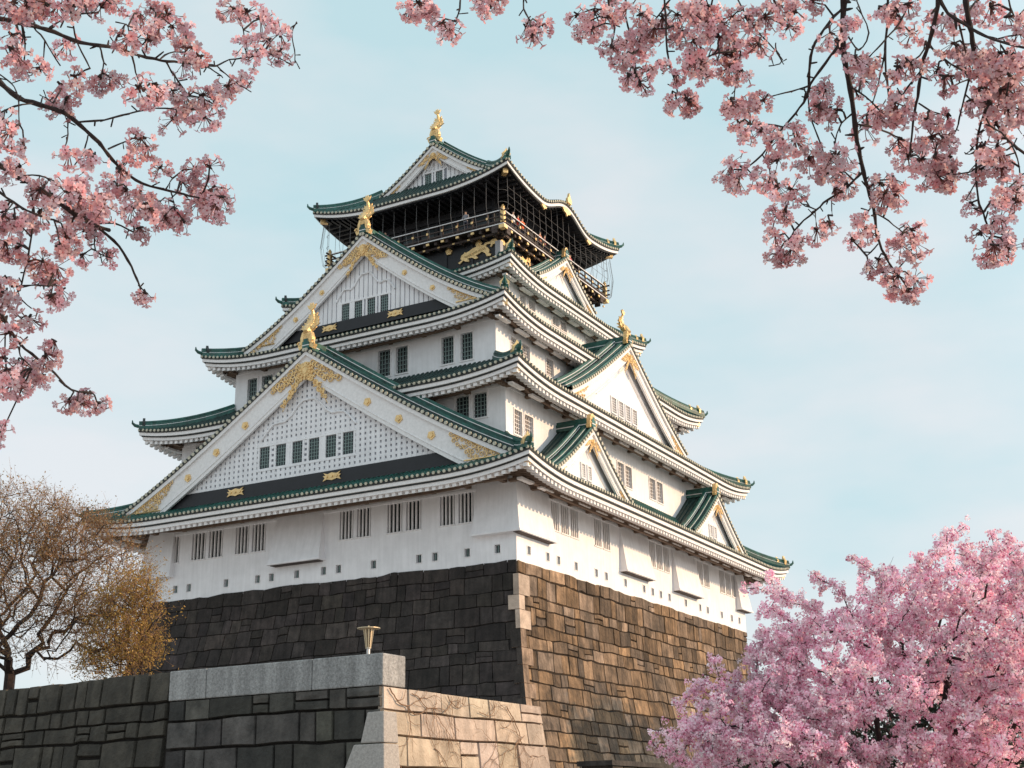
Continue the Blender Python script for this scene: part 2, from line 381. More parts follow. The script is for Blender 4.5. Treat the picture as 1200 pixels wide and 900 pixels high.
def window(S, w_, r, parent, dep=.22):
    u0, u1, z0, z1, kind = r
    if kind == 'hole':
        mb = MB()
        mb.face([P(S, u0, w_-dep+.003, z0), P(S, u1, w_-dep+.003, z0), P(S, u1, w_-dep+.003, z1), P(S, u0, w_-dep+.003, z1)], 0)
        t_ = .045                                            # raised rim round the loophole
        for a, b, c, d_ in ((u0-t_, u0, z0-t_, z1+t_), (u1, u1+t_, z0-t_, z1+t_), (u0, u1, z0-t_, z0), (u0, u1, z1, z1+t_)): sbox(mb, S, a, b, w_-.01, w_+.03, c, d_, 1)
        sbox(mb, S, (u0+u1)/2-.02, (u0+u1)/2+.02, w_-.1, w_-.06, z0, z1, 2)
        return mb.build('loophole', [GLASS, TRIM, MUNTIN], parent)
    mb = MB()
    mb.face([P(S, u0, w_-dep+.003, z0), P(S, u1, w_-dep+.003, z0), P(S, u1, w_-dep+.003, z1), P(S, u0, w_-dep+.003, z1)], 0)
    if kind == 'bars':
        n = 4
        for i in range(n):
            c = u0+(u1-u0)*(i+.5+.0)/n
            sbox(mb, S, c-.042, c+.042, w_-.16, w_-.05, z0, z1, 1)
        sbox(mb, S, u0-.05, u1+.05, w_-.01, w_+.05, z0-.08, z0, 1)
    else:
        nu, nz_ = 4, 6
        for i in range(1, nu):
            c = u0+(u1-u0)*i/nu; sbox(mb, S, c-.02, c+.02, w_-.14, w_-.1, z0, z1, 2)
        for i in range(1, nz_):
            c = z0+(z1-z0)*i/nz_; sbox(mb, S, u0, u1, w_-.142, w_-.112, c-.018, c+.018, 2)
        t_ = .09
        for a, b, c, d_ in ((u0-t_, u0, z0-t_, z1+t_), (u1, u1+t_, z0-t_, z1+t_), (u0, u1, z0-t_, z0), (u0, u1, z1, z1+t_)): sbox(mb, S, a, b, w_-.01, w_+.05, c, d_, 1)
    return mb.build('window', [GLASS if S == 'L' else SUNWIN, TRIM, MUNTIN if S == 'L' else TRIM], parent)  # sunlit side: lighter pane and bars, the sun put into their colour
for k in (1, 2, 3, 4):
    t = TI[k]; z0, z1 = ZW[k]; mb = MB()
    for S in 'LRBK':
        L_, w_ = (t['wy'], t['wx']) if S in 'LB' else (t['wx'], t['wy'])
        wall_face(mb, S, w_, L_, z0, z1+.35, WIN.get((k, S), []))
    # bright plaster course under the eaves and a foot moulding
    for S in 'LRBK':
        L_, w_ = (t['wy'], t['wx']) if S in 'LB' else (t['wx'], t['wy'])
        sbox(mb, S, -L_-.04, L_+.04, w_-.01, w_+.05, z1-.42, z1-.30)
    wo = mb.build('wall', [WHITE], castle)
    for S in 'LR':
        w_ = t['wx'] if S == 'L' else t['wy']
        for r in WIN.get((k, S), []): window(S, w_, r, wo)
    if k == 1:
        # stone-dropping bays flaring out of the wall
        def bay(S, u0, u1, zt, zb, pr, w_, el=True, er=True):
            b = MB(); s0 = .16 if el else 0; s1 = .16 if er else 0
            A = [P(S, u0+s0, w_-.02, zt), P(S, u1-s1, w_-.02, zt), P(S, u1, w_+pr, zb), P(S, u0, w_+pr, zb)]
            A2 = [P(S, u0+s0, w_+.03, zt), P(S, u1-s1, w_+.03, zt)]
            b.face([A2[0], A2[1], A[2], A[3]]); b.face([A[0], A2[0], A[3], P(S, u0, w_-.02, zb)]); b.face([A[1], A2[1], A[2], P(S, u1, w_-.02, zb)])
            b.face([A[0], A[1], A2[1], A2[0]])
            sbox(b, S, u0-.05, u1+.05, w_-.01, w_+pr+.06, zb-.12, zb, 0)
            sbox(b, S, u0+.12, u1-.12, w_+.004, w_+pr-.12, zb-.16, zb-.12, 1)
            return b.build('drop_bay', [WHITE, WOOD], castle)
        bay('L', 12.75-CY, 16.5-CY, 4.35, 1.45, .62, 18.0)
        bay('R', 13.3-CX, 17.7-CX, 4.2, 1.45, .5, 13.29); bay('R', 21.8-CX, 26.2-CX, 4.2, 1.4, .5, 13.29)
        # corner bays wrapping round the corners
        def cbay(sx, sy, lx, ly):
            b = MB(); ox, oy = CX+sx*18.0, CY+sy*13.29; pr = .45; zt, zb = 4.5, 1.62
            C0 = (ox+sx*.03, oy+sy*.03, zt); C1 = (ox+sx*pr, oy+sy*pr, zb)
            Xe = (ox-sx*(lx-.15), oy+sy*.03, zt); Xb = (ox-sx*lx, oy+sy*pr, zb); Ye = (ox+sx*.03, oy-sy*(ly-.15), zt); Yb = (ox+sx*pr, oy-sy*ly, zb)
            b.face([Xe, C0, C1, Xb]); b.face([Ye, C0, C1, Yb])
            b.face([Xe, Xb, (Xb[0], oy-sy*.02, zb), (Xe[0], oy-sy*.02, zt)]); b.face([Ye, Yb, (ox-sx*.02, Yb[1], zb), (ox-sx*.02, Ye[1], zt)])
            def slab(x0, x1, y0, y1, z0_, z1_, m): b.hexa([(x0, y0, z0_), (x1, y0, z0_), (x1, y1, z0_), (x0, y1, z0_), (x0, y0, z1_), (x1, y0, z1_), (x1, y1, z1_), (x0, y1, z1_)], m)
            slab(*sorted((ox+sx*(pr+.06), ox-sx*(lx+.05))), *sorted((oy+sy*(pr+.06), oy-sy*.01)), zb-.12, zb, 0)
            slab(*sorted((ox+sx*(pr+.06), ox-sx*.01)), *sorted((oy-sy*.012, oy-sy*(ly+.05))), zb-.122, zb-.002, 0)
            slab(*sorted((ox+sx*(pr-.1), ox-sx*(lx-.1))), *sorted((oy+sy*(pr-.1), oy+sy*.004)), zb-.16, zb-.121, 1)
            b.build('drop_bay', [WHITE, WOOD], castle)
        cbay(-1, -1, 3.87, 2.55); cbay(-1, 1, 3, 2.2); cbay(1, -1, 1.9, 2.5)

# ---- gables
def outline_curve(n=22):
    return [i/n for i in range(n+1)]
def gable(S, uc, w_, hw, za, zb, depth, sag=.35, board=.95, style='lattice', band=None, pw=0, win=None, crest=1.0, parent=castle, vs_=1.0):
    """w_: distance of the barge-board plane from the castle centre; hw half width; za apex; zb foot"""
    H = za-zb
    def zc(s): return za-H*(s+sag/H*4*s*(1-s)*(.7+.6*s)) if True else 0
    ss = outline_curve()
    r = MB(); fr = .28                                     # roof slab, overhangs the board by fr
    for sg in (-1, 1):
        top = [[P(S, uc+sg*hw*s, w_+fr-(depth+fr)*j/6, zc(s)+.12) for s in ss] for j in range(7)]
        r.grid(top, 3)  # slab in the tile colour darkened for shade
        bot = [[P(S, uc+sg*hw*s, w_+fr-(depth+fr)*j, zc(s)-.10) for s in ss] for j in range(2)]
        r.grid(bot, 1)
        r.grid([[P(S, uc+sg*hw*s, w_+fr, zc(s)+.12) for s in ss], [P(S, uc+sg*hw*s, w_+fr, zc(s)-.10) for s in ss]], 1)
        # round tile rows running down the slope
        nrow = int(depth/.34)
        for q in range(nrow+1):
            w0 = w_+fr-.12-q*.34
            rows = [[P(S, uc+sg*hw*s, w0-.09, zc(s)+.11), P(S, uc+sg*hw*s, w0-.05, zc(s)+.22), P(S, uc+sg*hw*s, w0+.05, zc(s)+.22), P(S, uc+sg*hw*s, w0+.09, zc(s)+.11)] for s in ss]
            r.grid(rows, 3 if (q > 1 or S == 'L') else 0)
        # raised verge ridges in two steps, each of dark courses with white mortar lines
        sg_s = ss[1:]
        for w0, ww, lay in ((w_-.42*vs_, .16*vs_, ((0, .20, 1, 1), (.20, .25, 1.12, 2), (.25, .42, .95, 0))), (w_-1.15*vs_, .22*vs_, ((0, .34, 1, 1), (.34, .40, 1.12, 2), (.40, .62, .96, 0), (.62, .67, 1.1, 2), (.67, .86, .7, 0)))):
            for z0_, z1_, wf, m in lay:
                rows = [[P(S, uc+sg*hw*s, w0-ww*wf, zc(s)+.1+z0_*vs_), P(S, uc+sg*hw*s, w0-ww*wf, zc(s)+.1+z1_*vs_), P(S, uc+sg*hw*s, w0+ww*wf, zc(s)+.1+z1_*vs_), P(S, uc+sg*hw*s, w0+ww*wf, zc(s)+.1+z0_*vs_)] for s in sg_s]
                r.grid(rows, m, close=True); r.face(rows[-1], m)
    # main ridge
    sbox(r, S, uc-.24, uc+.24, w_+fr, w_-depth, za+.05, za+.50, 0); sbox(r, S, uc-.25, uc+.25, w_+fr+.004, w_-depth, za+.24, za+.29, 2); sbox(r, S, uc-.15, uc+.15, w_+fr-.004, w_-depth, za+.50, za+.68, 0)
    ga = r.build('gable', [GREEN, DARK, TRIM, GREEN_SHADE], parent)
    # discs on the verge
    e = MB(); Ls = math.hypot(hw, H); n = int(Ls/.36)
    for sg in (-1, 1):
        for i in range(n+1):
            s = (i+.3)/(n+.3); z = zc(s)+.03
            c = uc+sg*hw*s
            ring = [(c+.115*math.cos(a*math.pi/3), z+.115*math.sin(a*math.pi/3)) for a in range(6)]
            e.prism([P(S, a, w_+fr+.07, b) for a, b in ring], [P(S, a, w_+fr-.0, b) for a, b in ring])
    e.build('verge_tile_trim', [TILEND], ga)
    # barge boards: two white layers
    b = MB()
    for sg in (-1, 1):
        for o0, o1, p0, p1 in ((-.10, -.34, .10, .24), (-.34, -.34-board, -.05, .10)):
            s_max = 1.0
            sl = [s*s_max for s in ss]
            rows = []
            for s in sl:
                u = uc+sg*hw*s; z = zc(s)
                bo = max(z+o1*(1+.15*s), zb-.55 if o1 < -.5 else -99)
                rows.append([P(S, u, w_+p1, z+o0), P(S, u, w_+p1, bo), P(S, u, w_+p0, bo), P(S, u, w_+p0, z+o0)])
            b.grid(rows, 0, close=True); b.face(rows[-1], 0)
        if style != 'plain' or True:
            # thin raised moulding line low on the board
            rows = []
            for s in ss:
                u = uc+sg*hw*s; z = max(zc(s)-.34-board*.86*(1+.15*s), zb-.45)
                rows.append([P(S, u, w_+.10, z), P(S, u, w_+.14, z+.02), P(S, u, w_+.14, z+.07), P(S, u, w_+.10, z+.09)])
            b.grid(rows, 0)
    b.build('barge_board', [TRIM], ga)
    # panel
    pz = band[1] if band else zb+.1
    pn = MB(); wp = w_-.35
    def ptop(u): return zc(min(1, abs(u)/hw))-.2
    win = win or []
    us = [(-hw*.96)+2*hw*.96*i/60 for i in range(61)]
    back_m = 1 if style in ('lattice', 'vbars') else 0
    for i in range(60):
        u0, u1 = us[i], us[i+1]; a, c = ptop(u0), ptop(u1)
        if max(a, c) <= pz: continue
        pn.face([P(S, uc+u0, wp, pz), P(S, uc+u1, wp, pz), P(S, uc+u1, wp, max(c, pz)), P(S, uc+u0, wp, max(a, pz))], back_m)
    def board_low(u): return zc(min(1, abs(u)/hw))-.2-board*.9
    inwin = lambda u, z: any(x0-.16 < u < x1+.16 and y0-.12 < z < y1+.12 for x0, x1, y0, y1 in win)
    if style in ('lattice', 'vbars'):
        sp = .36; n = int(hw/sp)
        for i in range(-n, n+1):
            u = i*sp; zt = board_low(u)
            if zt < pz+.1: continue
            segs = [(pz, zt)]
            for x0, x1, y0, y1 in win:
                if x0-.18 < u < x1+.18: segs = [(pz, y0-.1), (y1+.1, zt)]
            for a, c in segs:
                hw_ = .115 if style == 'lattice' else .145
                if c > a: sbox(pn, S, uc+u-hw_, uc+u+hw_, wp-.02, wp+.09, a, c, 0)
        if style == 'lattice':
            z = pz+.1
            while z < za-2.2:
                # width at this height
                ext = hw
                while ext > 0 and board_low(ext) < z: ext -= .1
                if ext > .3:
                    spans = [(-ext, ext)]
                    for x0, x1, y0, y1 in win:
                        if y0-.12 < z < y1+.12:
                            spans = [s2 for s_ in spans for s2 in ((s_[0], min(s_[1], x0-.12)), (max(s_[0], x1+.12), s_[1])) if s2[1] > s2[0]]
                    for a, c in spans: sbox(pn, S, uc+a, uc+c, wp-.02, wp+.075, z-.085, z+.085, 0)
                z += .33
        # solid band around the windows
        if win:
            x0 = min(a[0] for a in win)-.2; x1 = max(a[1] for a in win)+.2; y0 = win[0][2]; y1 = win[0][3]
            sbox(pn, S, uc+x0, uc+x1, wp-.02, wp+.11, y0-.2, y0-.04, 0); sbox(pn, S, uc+x0, uc+x1, wp-.02, wp+.11, y1+.04, y1+.16, 0)
            xs = sorted(a[0] for a in win)
            for a in win: sbox(pn, S, uc+a[0]-.13, uc+a[0]-.0, wp-.02, wp+.10, y0-.05, y1+.05, 0); sbox(pn, S, uc+a[1], uc+a[1]+.13, wp-.02, wp+.102, y0-.05, y1+.05, 0)
        # curved frame under the crest
        for sg in (-1, 1):
            pts = []
            for j in range(9):
                s = j/8*.24; pts.append(P(S, uc+sg*hw*s, wp+.14, za-1.15*board-1.35*crest-H*.9*s+.22*math.sin(j*1.3)))
            pn.tube(pts, .07, 5, 0)
    else:
        for sc_ in (.68, .5):
            for sg in (-1, 1):
                pts = [P(S, uc+sg*hw*s*sc_, wp+.02, zc(s*sc_+.0)-.2-board-(1-sc_)*H*.25) for s in ss]
                pts = [p for p in pts if p[2] > pz]
                if len(pts) > 1: pn.tube(pts, .06, 4, 0)
    pn.build('gable_panel', [WHITE, PANELGREY], ga)
    for x0, x1, y0, y1 in win:
        q = MB(); f = lambda a, c: P(S, uc+a, wp+.012, c)
        q.face([f(x0, y0), f(x1, y0), f(x1, y1), f(x0, y1)], 0)
        for i in range(1, 4):
            c = x0+(x1-x0)*i/4; sbox(q, S, uc+c-.018, uc+c+.018, wp+.012, wp+.05, y0, y1, 2)
        for i in range(1, 6):
            c = y0+(y1-y0)*i/6; sbox(q, S, uc+x0, uc+x1, wp+.012, wp+.046, c-.016, c+.016, 2)
        if style == 'plain':
            t_ = .09
            for a, b_, c, d_ in ((x0-t_, x0, y0-t_, y1+t_), (x1, x1+t_, y0-t_, y1+t_), (x0, x1, y0-t_, y0), (x0, x1, y1, y1+t_)): sbox(q, S, uc+a, uc+b_, wp-.01, wp+.09, c, d_, 1)
        q.build('window', [GLASS if S == 'L' else SUNWIN, TRIM, MUNTIN if S == 'L' else TRIM], ga)  # sunlit side gets the pane and bars coloured as lit
    # black board at the foot
    if band:
        k = MB(); hb = band[2]
        k.prism([P(S, uc-hb, wp+.15, band[0]), P(S, uc+hb, wp+.15, band[0]), P(S, uc+hb*.93, wp+.15, band[1]), P(S, uc-hb*.93, wp+.15, band[1])],
                [P(S, uc-hb, wp-.2, band[0]), P(S, uc+hb, wp-.2, band[0]), P(S, uc+hb*.93, wp-.2, band[1]), P(S, uc-hb*.93, wp-.2, band[1])])
        k.build('black_foot_board', [BLACK], ga)
        for c in band[3]:
            o = MB(); zc_ = (band[0]+band[1])/2+.05; hh = (band[1]-band[0])*.30; W_ = hh*2.6
            pts = [(-1, -1), (-.55, -.62), (0, -.95), (.55, -.62), (1, -1), (.78, -.2), (1, .25), (.7, .35), (.95, 1), (.5, .6), (0, .9), (-.5, .6), (-.95, 1), (-.7, .35), (-1, .25), (-.78, -.2)]
            o.prism([P(S, uc+c+a*W_, wp+.21, zc_+d_*hh) for a, d_ in pts], [P(S, uc+c+a*W_, wp+.14, zc_+d_*hh) for a, d_ in pts])
            for a in (-.55, 0, .55):
                o.prism([P(S, uc+c+a*W_+hh*.3*math.cos(q*math.pi/4), wp+.26, zc_+hh*.3*math.sin(q*math.pi/4)) for q in range(8)], [P(S, uc+c+a*W_+hh*.36*math.cos(q*math.pi/4), wp+.2, zc_+hh*.36*math.sin(q*math.pi/4)) for q in range(8)])
            o.build('gold_plate', [GOLD], ga)
    return ga, zc
def curl(mb, S, cu, cz, r, w_, th, turns=1.1, a0=0, dirn=1, n=12, tk=.05):
    pts = []
    for i in range(n+1):
        f = i/n; rr = r*(1-.75*f); a = a0+dirn*turns*2*math.pi*f
        pts.append(P(S, cu+rr*math.cos(a), w_, cz+rr*math.sin(a)))
    mb.tube(pts, [th*(1-.5*i/n) for i in range(n+1)], 5, 0)
def crest(ga, S, uc, zc, hw, za, w_, sc_, rosette=True, arms=1.0):
    """openwork gilt ornament hanging under the apex: rosette plus scrolling arms and two pendants"""
    o = MB(); W0 = w_+.13
    cz = za-.62-.62*sc_
    if rosette:
        for rr, ww in ((.50, .10), (.34, .16), (.15, .2)):
            ring = [(math.cos(a*math.pi/6)*rr*sc_, math.sin(a*math.pi/6)*rr*sc_) for a in range(12)]
            o.prism([P(S, uc+a, W0+ww*.7, cz+c) for a, c in ring], [P(S, uc+a, W0-.04, cz+c) for a, c in ring])
        for q in range(12):
            a = q*math.pi/6; o.tube([P(S, uc+.2*sc_*math.cos(a), W0+.12, cz+.2*sc_*math.sin(a)), P(S, uc+.47*sc_*math.cos(a), W0+.10, cz+.47*sc_*math.sin(a))], .035*sc_, 4)
    rr_ = random.Random(int(za*10))
    for sg in (-1, 1):
        # scroll leaves filling the angle under the boards, two bands
        Ls = 2.3*sc_*arms
        m_ = int(11*arms)
        slope = (za-zc(.3))/(hw*.3)
        for i in range(m_):
            f = (i+.5)/m_; u = sg*(.45+Ls*f)*math.cos(math.atan(slope)); zt = zc(abs(u)/hw)-.42
            hh = (1.15-.75*f)*sc_
            for row in range(2 if f < .7 else 1):
                c = zt-.16*sc_-row*hh*.42
                curl(o, S, uc+u+rr_.uniform(-.06, .06)*sc_, c+rr_.uniform(-.05, .05), (.19+rr_.uniform(-.03, .04))*sc_, W0+.05, .052*sc_, a0=rr_.uniform(0, 6.28), dirn=rr_.choice((-1, 1)), n=9)
        # spiky pendant
        A = [(.25, -.75), (.62, -.95), (.95, -1.55), (1.35, -1.95), (1.55, -2.6), (1.15, -2.35), (.80, -2.0), (.62, -1.6), (.3, -1.25)]
        for i in range(13):
            f = i/12; bu = .35+1.0*f; bz = -.95-1.35*f
            curl(o, S, uc+sg*(bu+rr_.uniform(-.1, .1))*sc_, cz+.62*sc_+(bz+rr_.uniform(-.1, .1))*sc_, .19*sc_*(1.1-.5*f), W0+.05, .055*sc_, a0=rr_.uniform(0, 6.28), dirn=rr_.choice((-1, 1)), n=9)
        o.tube([P(S, uc+sg*.2*sc_, W0, cz-.35*sc_), P(S, uc+sg*.8*sc_, W0, cz-.85*sc_), P(S, uc+sg*1.45*sc_, W0, cz-2.0*sc_)], [.07*sc_, .06*sc_, .02], 5)
    o.build('gold_crest', [GOLD], ga)
def foot_scroll(ga, S, uc, zc, hw, zb, w_, sc_, L_, s_end=.965):
    for sg in (-1, 1):
        o = MB(); rr_ = random.Random(int(sg*7+hw*10)); W0 = w_+.14
        n = int(L_/.24)
        for i in range(n):
            f = (i+.5)/n; u = hw*s_end-L_*(1-f)
            zt = zc(u/hw)-.40; zl = max(zb-.35, zt-.95*sc_*1.4); zl = zb-.3 if zt-zb > 0 else zt-.2
            hh = min(zt-zl, 1.15*sc_*(.35+.65*min(1, 2.4*f)))
            k_ = max(1, int(hh/.26))
            for j in range(k_):
                c = zt-.13-j*hh/k_ if f > .45 else zt-hh*.2-j*hh/k_
                curl(o, S, uc+sg*u+rr_.uniform(-.05, .05), c-.0, .155*sc_, W0+.03, .045*sc_, a0=rr_.uniform(0, 6.28), dirn=rr_.choice((-1, 1)), n=8)
        A = [(hw*s_end, zb-.28), (hw*s_end-L_*.75, zb-.30)]
        o.tube([P(S, uc+sg*a, W0, c) for a, c in A], .05, 5)
        o.tube([P(S, uc+sg*(hw*s_end-L_*.9*q), W0, max(zb-.28, zc((hw*s_end-L_*.9*q)/hw)-.42)) for q in (1, .66, .33, .05)], .05, 5)
        o.build('gold_foot_scroll', [GOLD], ga)
def bosses(ga, S, uc, zc, hw, w_, board, fr_list, r=.24):
    for sg in (-1, 1):
        for s in fr_list:
            o = MB(); u = uc+sg*hw*s; z = zc(s)-.34-board*.52
            for rr, ww in ((1.0, .17), (.55, .22)):
                ring = [(math.cos(a*math.pi/5+.3)*r*rr*(1.0 if a % 2 else .82), math.sin(a*math.pi/5+.3)*r*rr*(1.0 if a % 2 else .82)) for a in range(10)]
                o.prism([P(S, u+a, w_+ww, z+c) for a, c in ring], [P(S, u+a, w_+.09, z+c) for a, c in ring])
            o.build('gold_boss', [GOLD], ga)
def finial(ga, S, uc, w_, zb, sc_, name='gold_fish_finial', fish=True):
    """gilt ridge-end crest with a leaping fish on top"""
    o = MB()
    A = [(-.62, 0), (-.42, .12), (-.44, .5), (-.32, .85), (0, 1.0), (.32, .85), (.44, .5), (.42, .12), (.62, 0), (.5, -.28), (.2, -.12), (-.2, -.12), (-.5, -.28)]
    o.prism([P(S, uc+a*sc_, w_+.12, zb+c*sc_) for a, c in A], [P(S, uc+a*sc_, w_-.2*sc_, zb+c*sc_) for a, c in A])
    for i in range(-2, 3): o.tube([P(S, uc+i*.13*sc_, w_+.14, zb+.12*sc_), P(S, uc+i*.10*sc_, w_+.14, zb+.72*sc_)], .035*sc_, 4)
    for sg in (-1, 1): curl(o, S, uc+sg*.5*sc_, zb+.1*sc_, .17*sc_, w_+.12, .06*sc_)
    if fish:
        # body curves up from the head on the crest to a raised tail
        b = zb+.78*sc_; path = []; rad = []
        for i in range(13):
            f = i/12
            path.append(P(S, uc+.05*sc_*math.sin(f*5), w_-.15*sc_-.45*sc_*math.sin(f*math.pi*.9)+.3*sc_*(1-f)*(1 if f < .3 else .6), b+1.7*sc_*f))
            rad.append(sc_*(.20+.15*math.sin(min(1, f*2.2)*math.pi*.62))*(1-.82*f**1.6))
        o.tube(path, rad, 8)
        tp = path[-1]
        T = [(0, -.05), (.28, .18), (.42, .55), (.20, .42), (.10, .72), (0, .45), (-.10, .72), (-.20, .42), (-.42, .55), (-.28, .18)]
        for off in (0,):
            wc = w_-.15*sc_-.45*sc_*math.sin(math.pi*.9)
            o.prism([P(S, uc+.05*sc_*math.sin(5)+a*sc_*.8, wc+.05*sc_, tp[2]-.12*sc_+c*sc_*.7) for a, c in T], [P(S, uc+.05*sc_*math.sin(5)+a*sc_*.8, wc-.05*sc_, tp[2]-.12*sc_+c*sc_*.7) for a, c in T])
        for i, f in ((2, .3), (4, .34), (6, .26), (8, .2)):                    # fins
            p = path[i]; zz = p[2]
            wc = w_-.15*sc_-.45*sc_*math.sin(i/12*math.pi*.9)+.3*sc_*(1-i/12)*(1 if i/12 < .3 else .6)
            for sg in (-1, 1):
                F_ = [(sg*rad[i]*.7, -.12*sc_), (sg*(rad[i]+f*sc_), .12*sc_), (sg*(rad[i]+f*.55*sc_), .16*sc_), (sg*(rad[i]+f*.8*sc_), .34*sc_), (sg*rad[i]*.6, .2*sc_)]
                o.prism([P(S, uc+a, wc+.04*sc_, zz+c) for a, c in F_], [P(S, uc+a, wc-.04*sc_, zz+c) for a, c in F_])
            F_ = [(rad[i]*.6, -.1*sc_), (rad[i]+f*.7*sc_, .15*sc_), (rad[i]*.6, .22*sc_)]
            o.prism([P(S, uc-.03*sc_, wc-a, zz+c) for a, c in F_], [P(S, uc+.03*sc_, wc-a, zz+c) for a, c in F_])
    o.build(name, [GOLD], ga)
def gwins(lo, hi, n, z0, z1, frac=.62):
    s_ = (hi-lo)/n; return [(lo+s_*i+s_*(1-frac)/2, lo+s_*(i+1)-s_*(1-frac)/2, z0, z1) for i in range(n)]
# left face: great gable of the first roof
G1, z1c = gable('L', 0, 19.5, 14.6, 13.95, 5.30, 5.6, sag=.35, board=1.45, band=(5.45, 6.28, 10.6, (-1.9, 5.3)), win=gwins(9.75-CY, 17.15-CY, 6, 7.15, 8.42))
crest(G1, 'L', 0, z1c, 14.6, 13.95, 19.5, 1.15); foot_scroll(G1, 'L', 0, z1c, 14.6, 5.75, 19.5, .95, 3.9, .955)
bosses(G1, 'L', 0, z1c, 14.6, 19.5, 1.45, (.31, .46, .61), .27); finial(G1, 'L', 0, 19.6, 14.25, 1.0)
# left face: second great gable on the third roof
G3, z3c = gable('L', 0, 13.9, 9.65, 23.75, 17.35, 3.6, sag=.42, board=1.15, style='vbars', band=(17.35, 18.12, 7.4, (-2.4, 2.8)), win=gwins(11.3-CY, 15.4-CY, 4, 18.1, 19.25))
crest(G3, 'L', 0, z3c, 9.65, 23.75, 13.9, .85); foot_scroll(G3, 'L', 0, z3c, 9.65, 17.75, 13.9, .8, 2.7, .95)
bosses(G3, 'L', 0, z3c, 9.65, 13.9, 1.15, (.34, .56), .2); finial(G3, 'L', 0, 14.0, 24.0, .95)
# top roof gable
G5, z5c = gable('L', 0, 5.3, 4.62, 34.35, 31.15, 10.6, sag=.2, board=.55, style='vbars', band=(30.75, 31.36, 3.7, ()), win=gwins(12.55-CY, 14.45-CY, 2, 31.45, 32.27), crest=.5)
crest(G5, 'L', 0, z5c, 4.62, 34.35, 5.3, .5); foot_scroll(G5, 'L', 0, z5c, 4.62, 31.3, 5.3, .55, 1.6, .95)
finial(G5, 'L', 0, 5.2, 34.9, .92)
finial(G5, 'B', 0, 5.2, 34.9, .92)
# right face gables
G2R, z = gable('R', 0, 12.45, 9.35, 17.85, 12.15, 3.4, sag=.25, board=.7, style='plain', win=gwins(15.4-CX, 19.9-CX, 4, 12.5, 13.55, .6), vs_=.8)
crest(G2R, 'R', 0, z, 9.35, 17.85, 12.45, .62, arms=.8); foot_scroll(G2R, 'R', 0, z, 9.35, 12.3, 12.45, .7, 2.0, .95); finial(G2R, 'R', 0, 12.5, 18.1, .85)
for c in (-10.4, 10.4):
    g1, z = gable('R', c, 14.3, 5.1, 9.0, 5.45, 2.3, sag=.15, board=.5, style='plain', win=gwins(-.95, .75, 2, 5.95, 6.75, .5), vs_=.6)
    crest(g1, 'R', c, z, 5.1, 9.0, 14.3, .42, arms=.8); foot_scroll(g1, 'R', c, z, 5.1, 5.6, 14.3, .55, 1.3, .95); finial(g1, 'R', c, 14.4, 9.2, .75, 'gold_ridge_end', fish=False)
G4R, z = gable('R', 0, 7.8, 4.45, 25.4, 22.6, 1.6, sag=.12, board=.42, style='plain', vs_=.6, pw=0)
crest(G4R, 'R', 0, z, 4.45, 25.4, 7.8, .4, arms=.8); foot_scroll(G4R, 'R', 0, z, 4.45, 22.7, 7.8, .5, 1.1, .95); finial(G4R, 'R', 0, 7.9, 25.6, .65, 'gold_ridge_end', fish=False)
# karahafu ornament on the top eave
for a, c in ((0, 1.0), (-3.6, .55), (3.6, .55)):
    ko = MB()
    z = edge_z(5, 'R', a)-.40
    pts = [(-.7*c, .12*c), (-.4*c, .2*c), (0, .26*c), (.4*c, .2*c), (.7*c, .12*c), (.45*c, -.15*c), (.15*c, -.2*c), (0, -.42*c), (-.15*c, -.2*c), (-.45*c, -.15*c)]
    ko.prism([P('R', a+q, 8.17, z+s) for q, s in pts], [P('R', a+q, 8.05, z+s) for q, s in pts])
    ko.build('gold_eave_ornament', [GOLD], ROOF[5])
kr = MB(); z0 = edge_z(5, 'R', 0)+.16
kr.tube([P('R', 0, 8.25, z0+.1), P('R', 0, 6.8, z0+.12), P('R', 0, 5.2, z0+.6)], .2, 6, 0)
pts = [(-.3, 0), (.3, 0), (.34, .3), (.1, .55), (0, .85), (-.1, .55), (-.34, .3)]
kr.prism([P('R', a, 8.42, z0+.0+c) for a, c in pts], [P('R', a, 8.25, z0+.0+c) for a, c in pts], 1)
kr.build('curved_gable_ridge', [GREEN, GOLD], ROOF[5])
# ---- lookout storey: black body with gilt reliefs, balcony, netting
lo = MB()
LW, LH = 7.1, 6.39                                       # half x, half y of the lower body
for S in 'LRBK':
    L_, w_ = (LH, LW) if S in 'LB' else (LW, LH)
    sbox(lo, S, -L_, L_, w_-.3, w_, 22.3, 25.1, 0)
    n = int(L_*2/1.9)
    for i in range(n+1):
        u = -L_+i*2*L_/n
        if abs(u) < L_-.1: sbox(lo, S, u-.1, u+.1, w_-.01, w_+.07, 22.6, 25.0, 0)
    sbox(lo, S, -L_-.08, L_+.08, w_-.01, w_+.12, 24.75, 25.0, 0)
lob = lo.build('lookout_lower_wall', [BLACK], castle)
wp_ = MB()
for sx, sy in ((-1, -1), (1, -1), (-1, 1)):
    x, y = CX+sx*LW, CY+sy*LH
    wp_.hexa([(x-.2, y-.2, 22.5), (x+.2, y-.2, 22.5), (x+.2, y+.2, 22.5), (x-.2, y+.2, 22.5), (x-.2, y-.2, 24.4), (x+.2, y-.2, 24.4), (x+.2, y+.2, 24.4), (x-.2, y+.2, 24.4)])
wp_.build('corner_post', [mat('grey_post', (.35, .34, .36), .6)], lob)
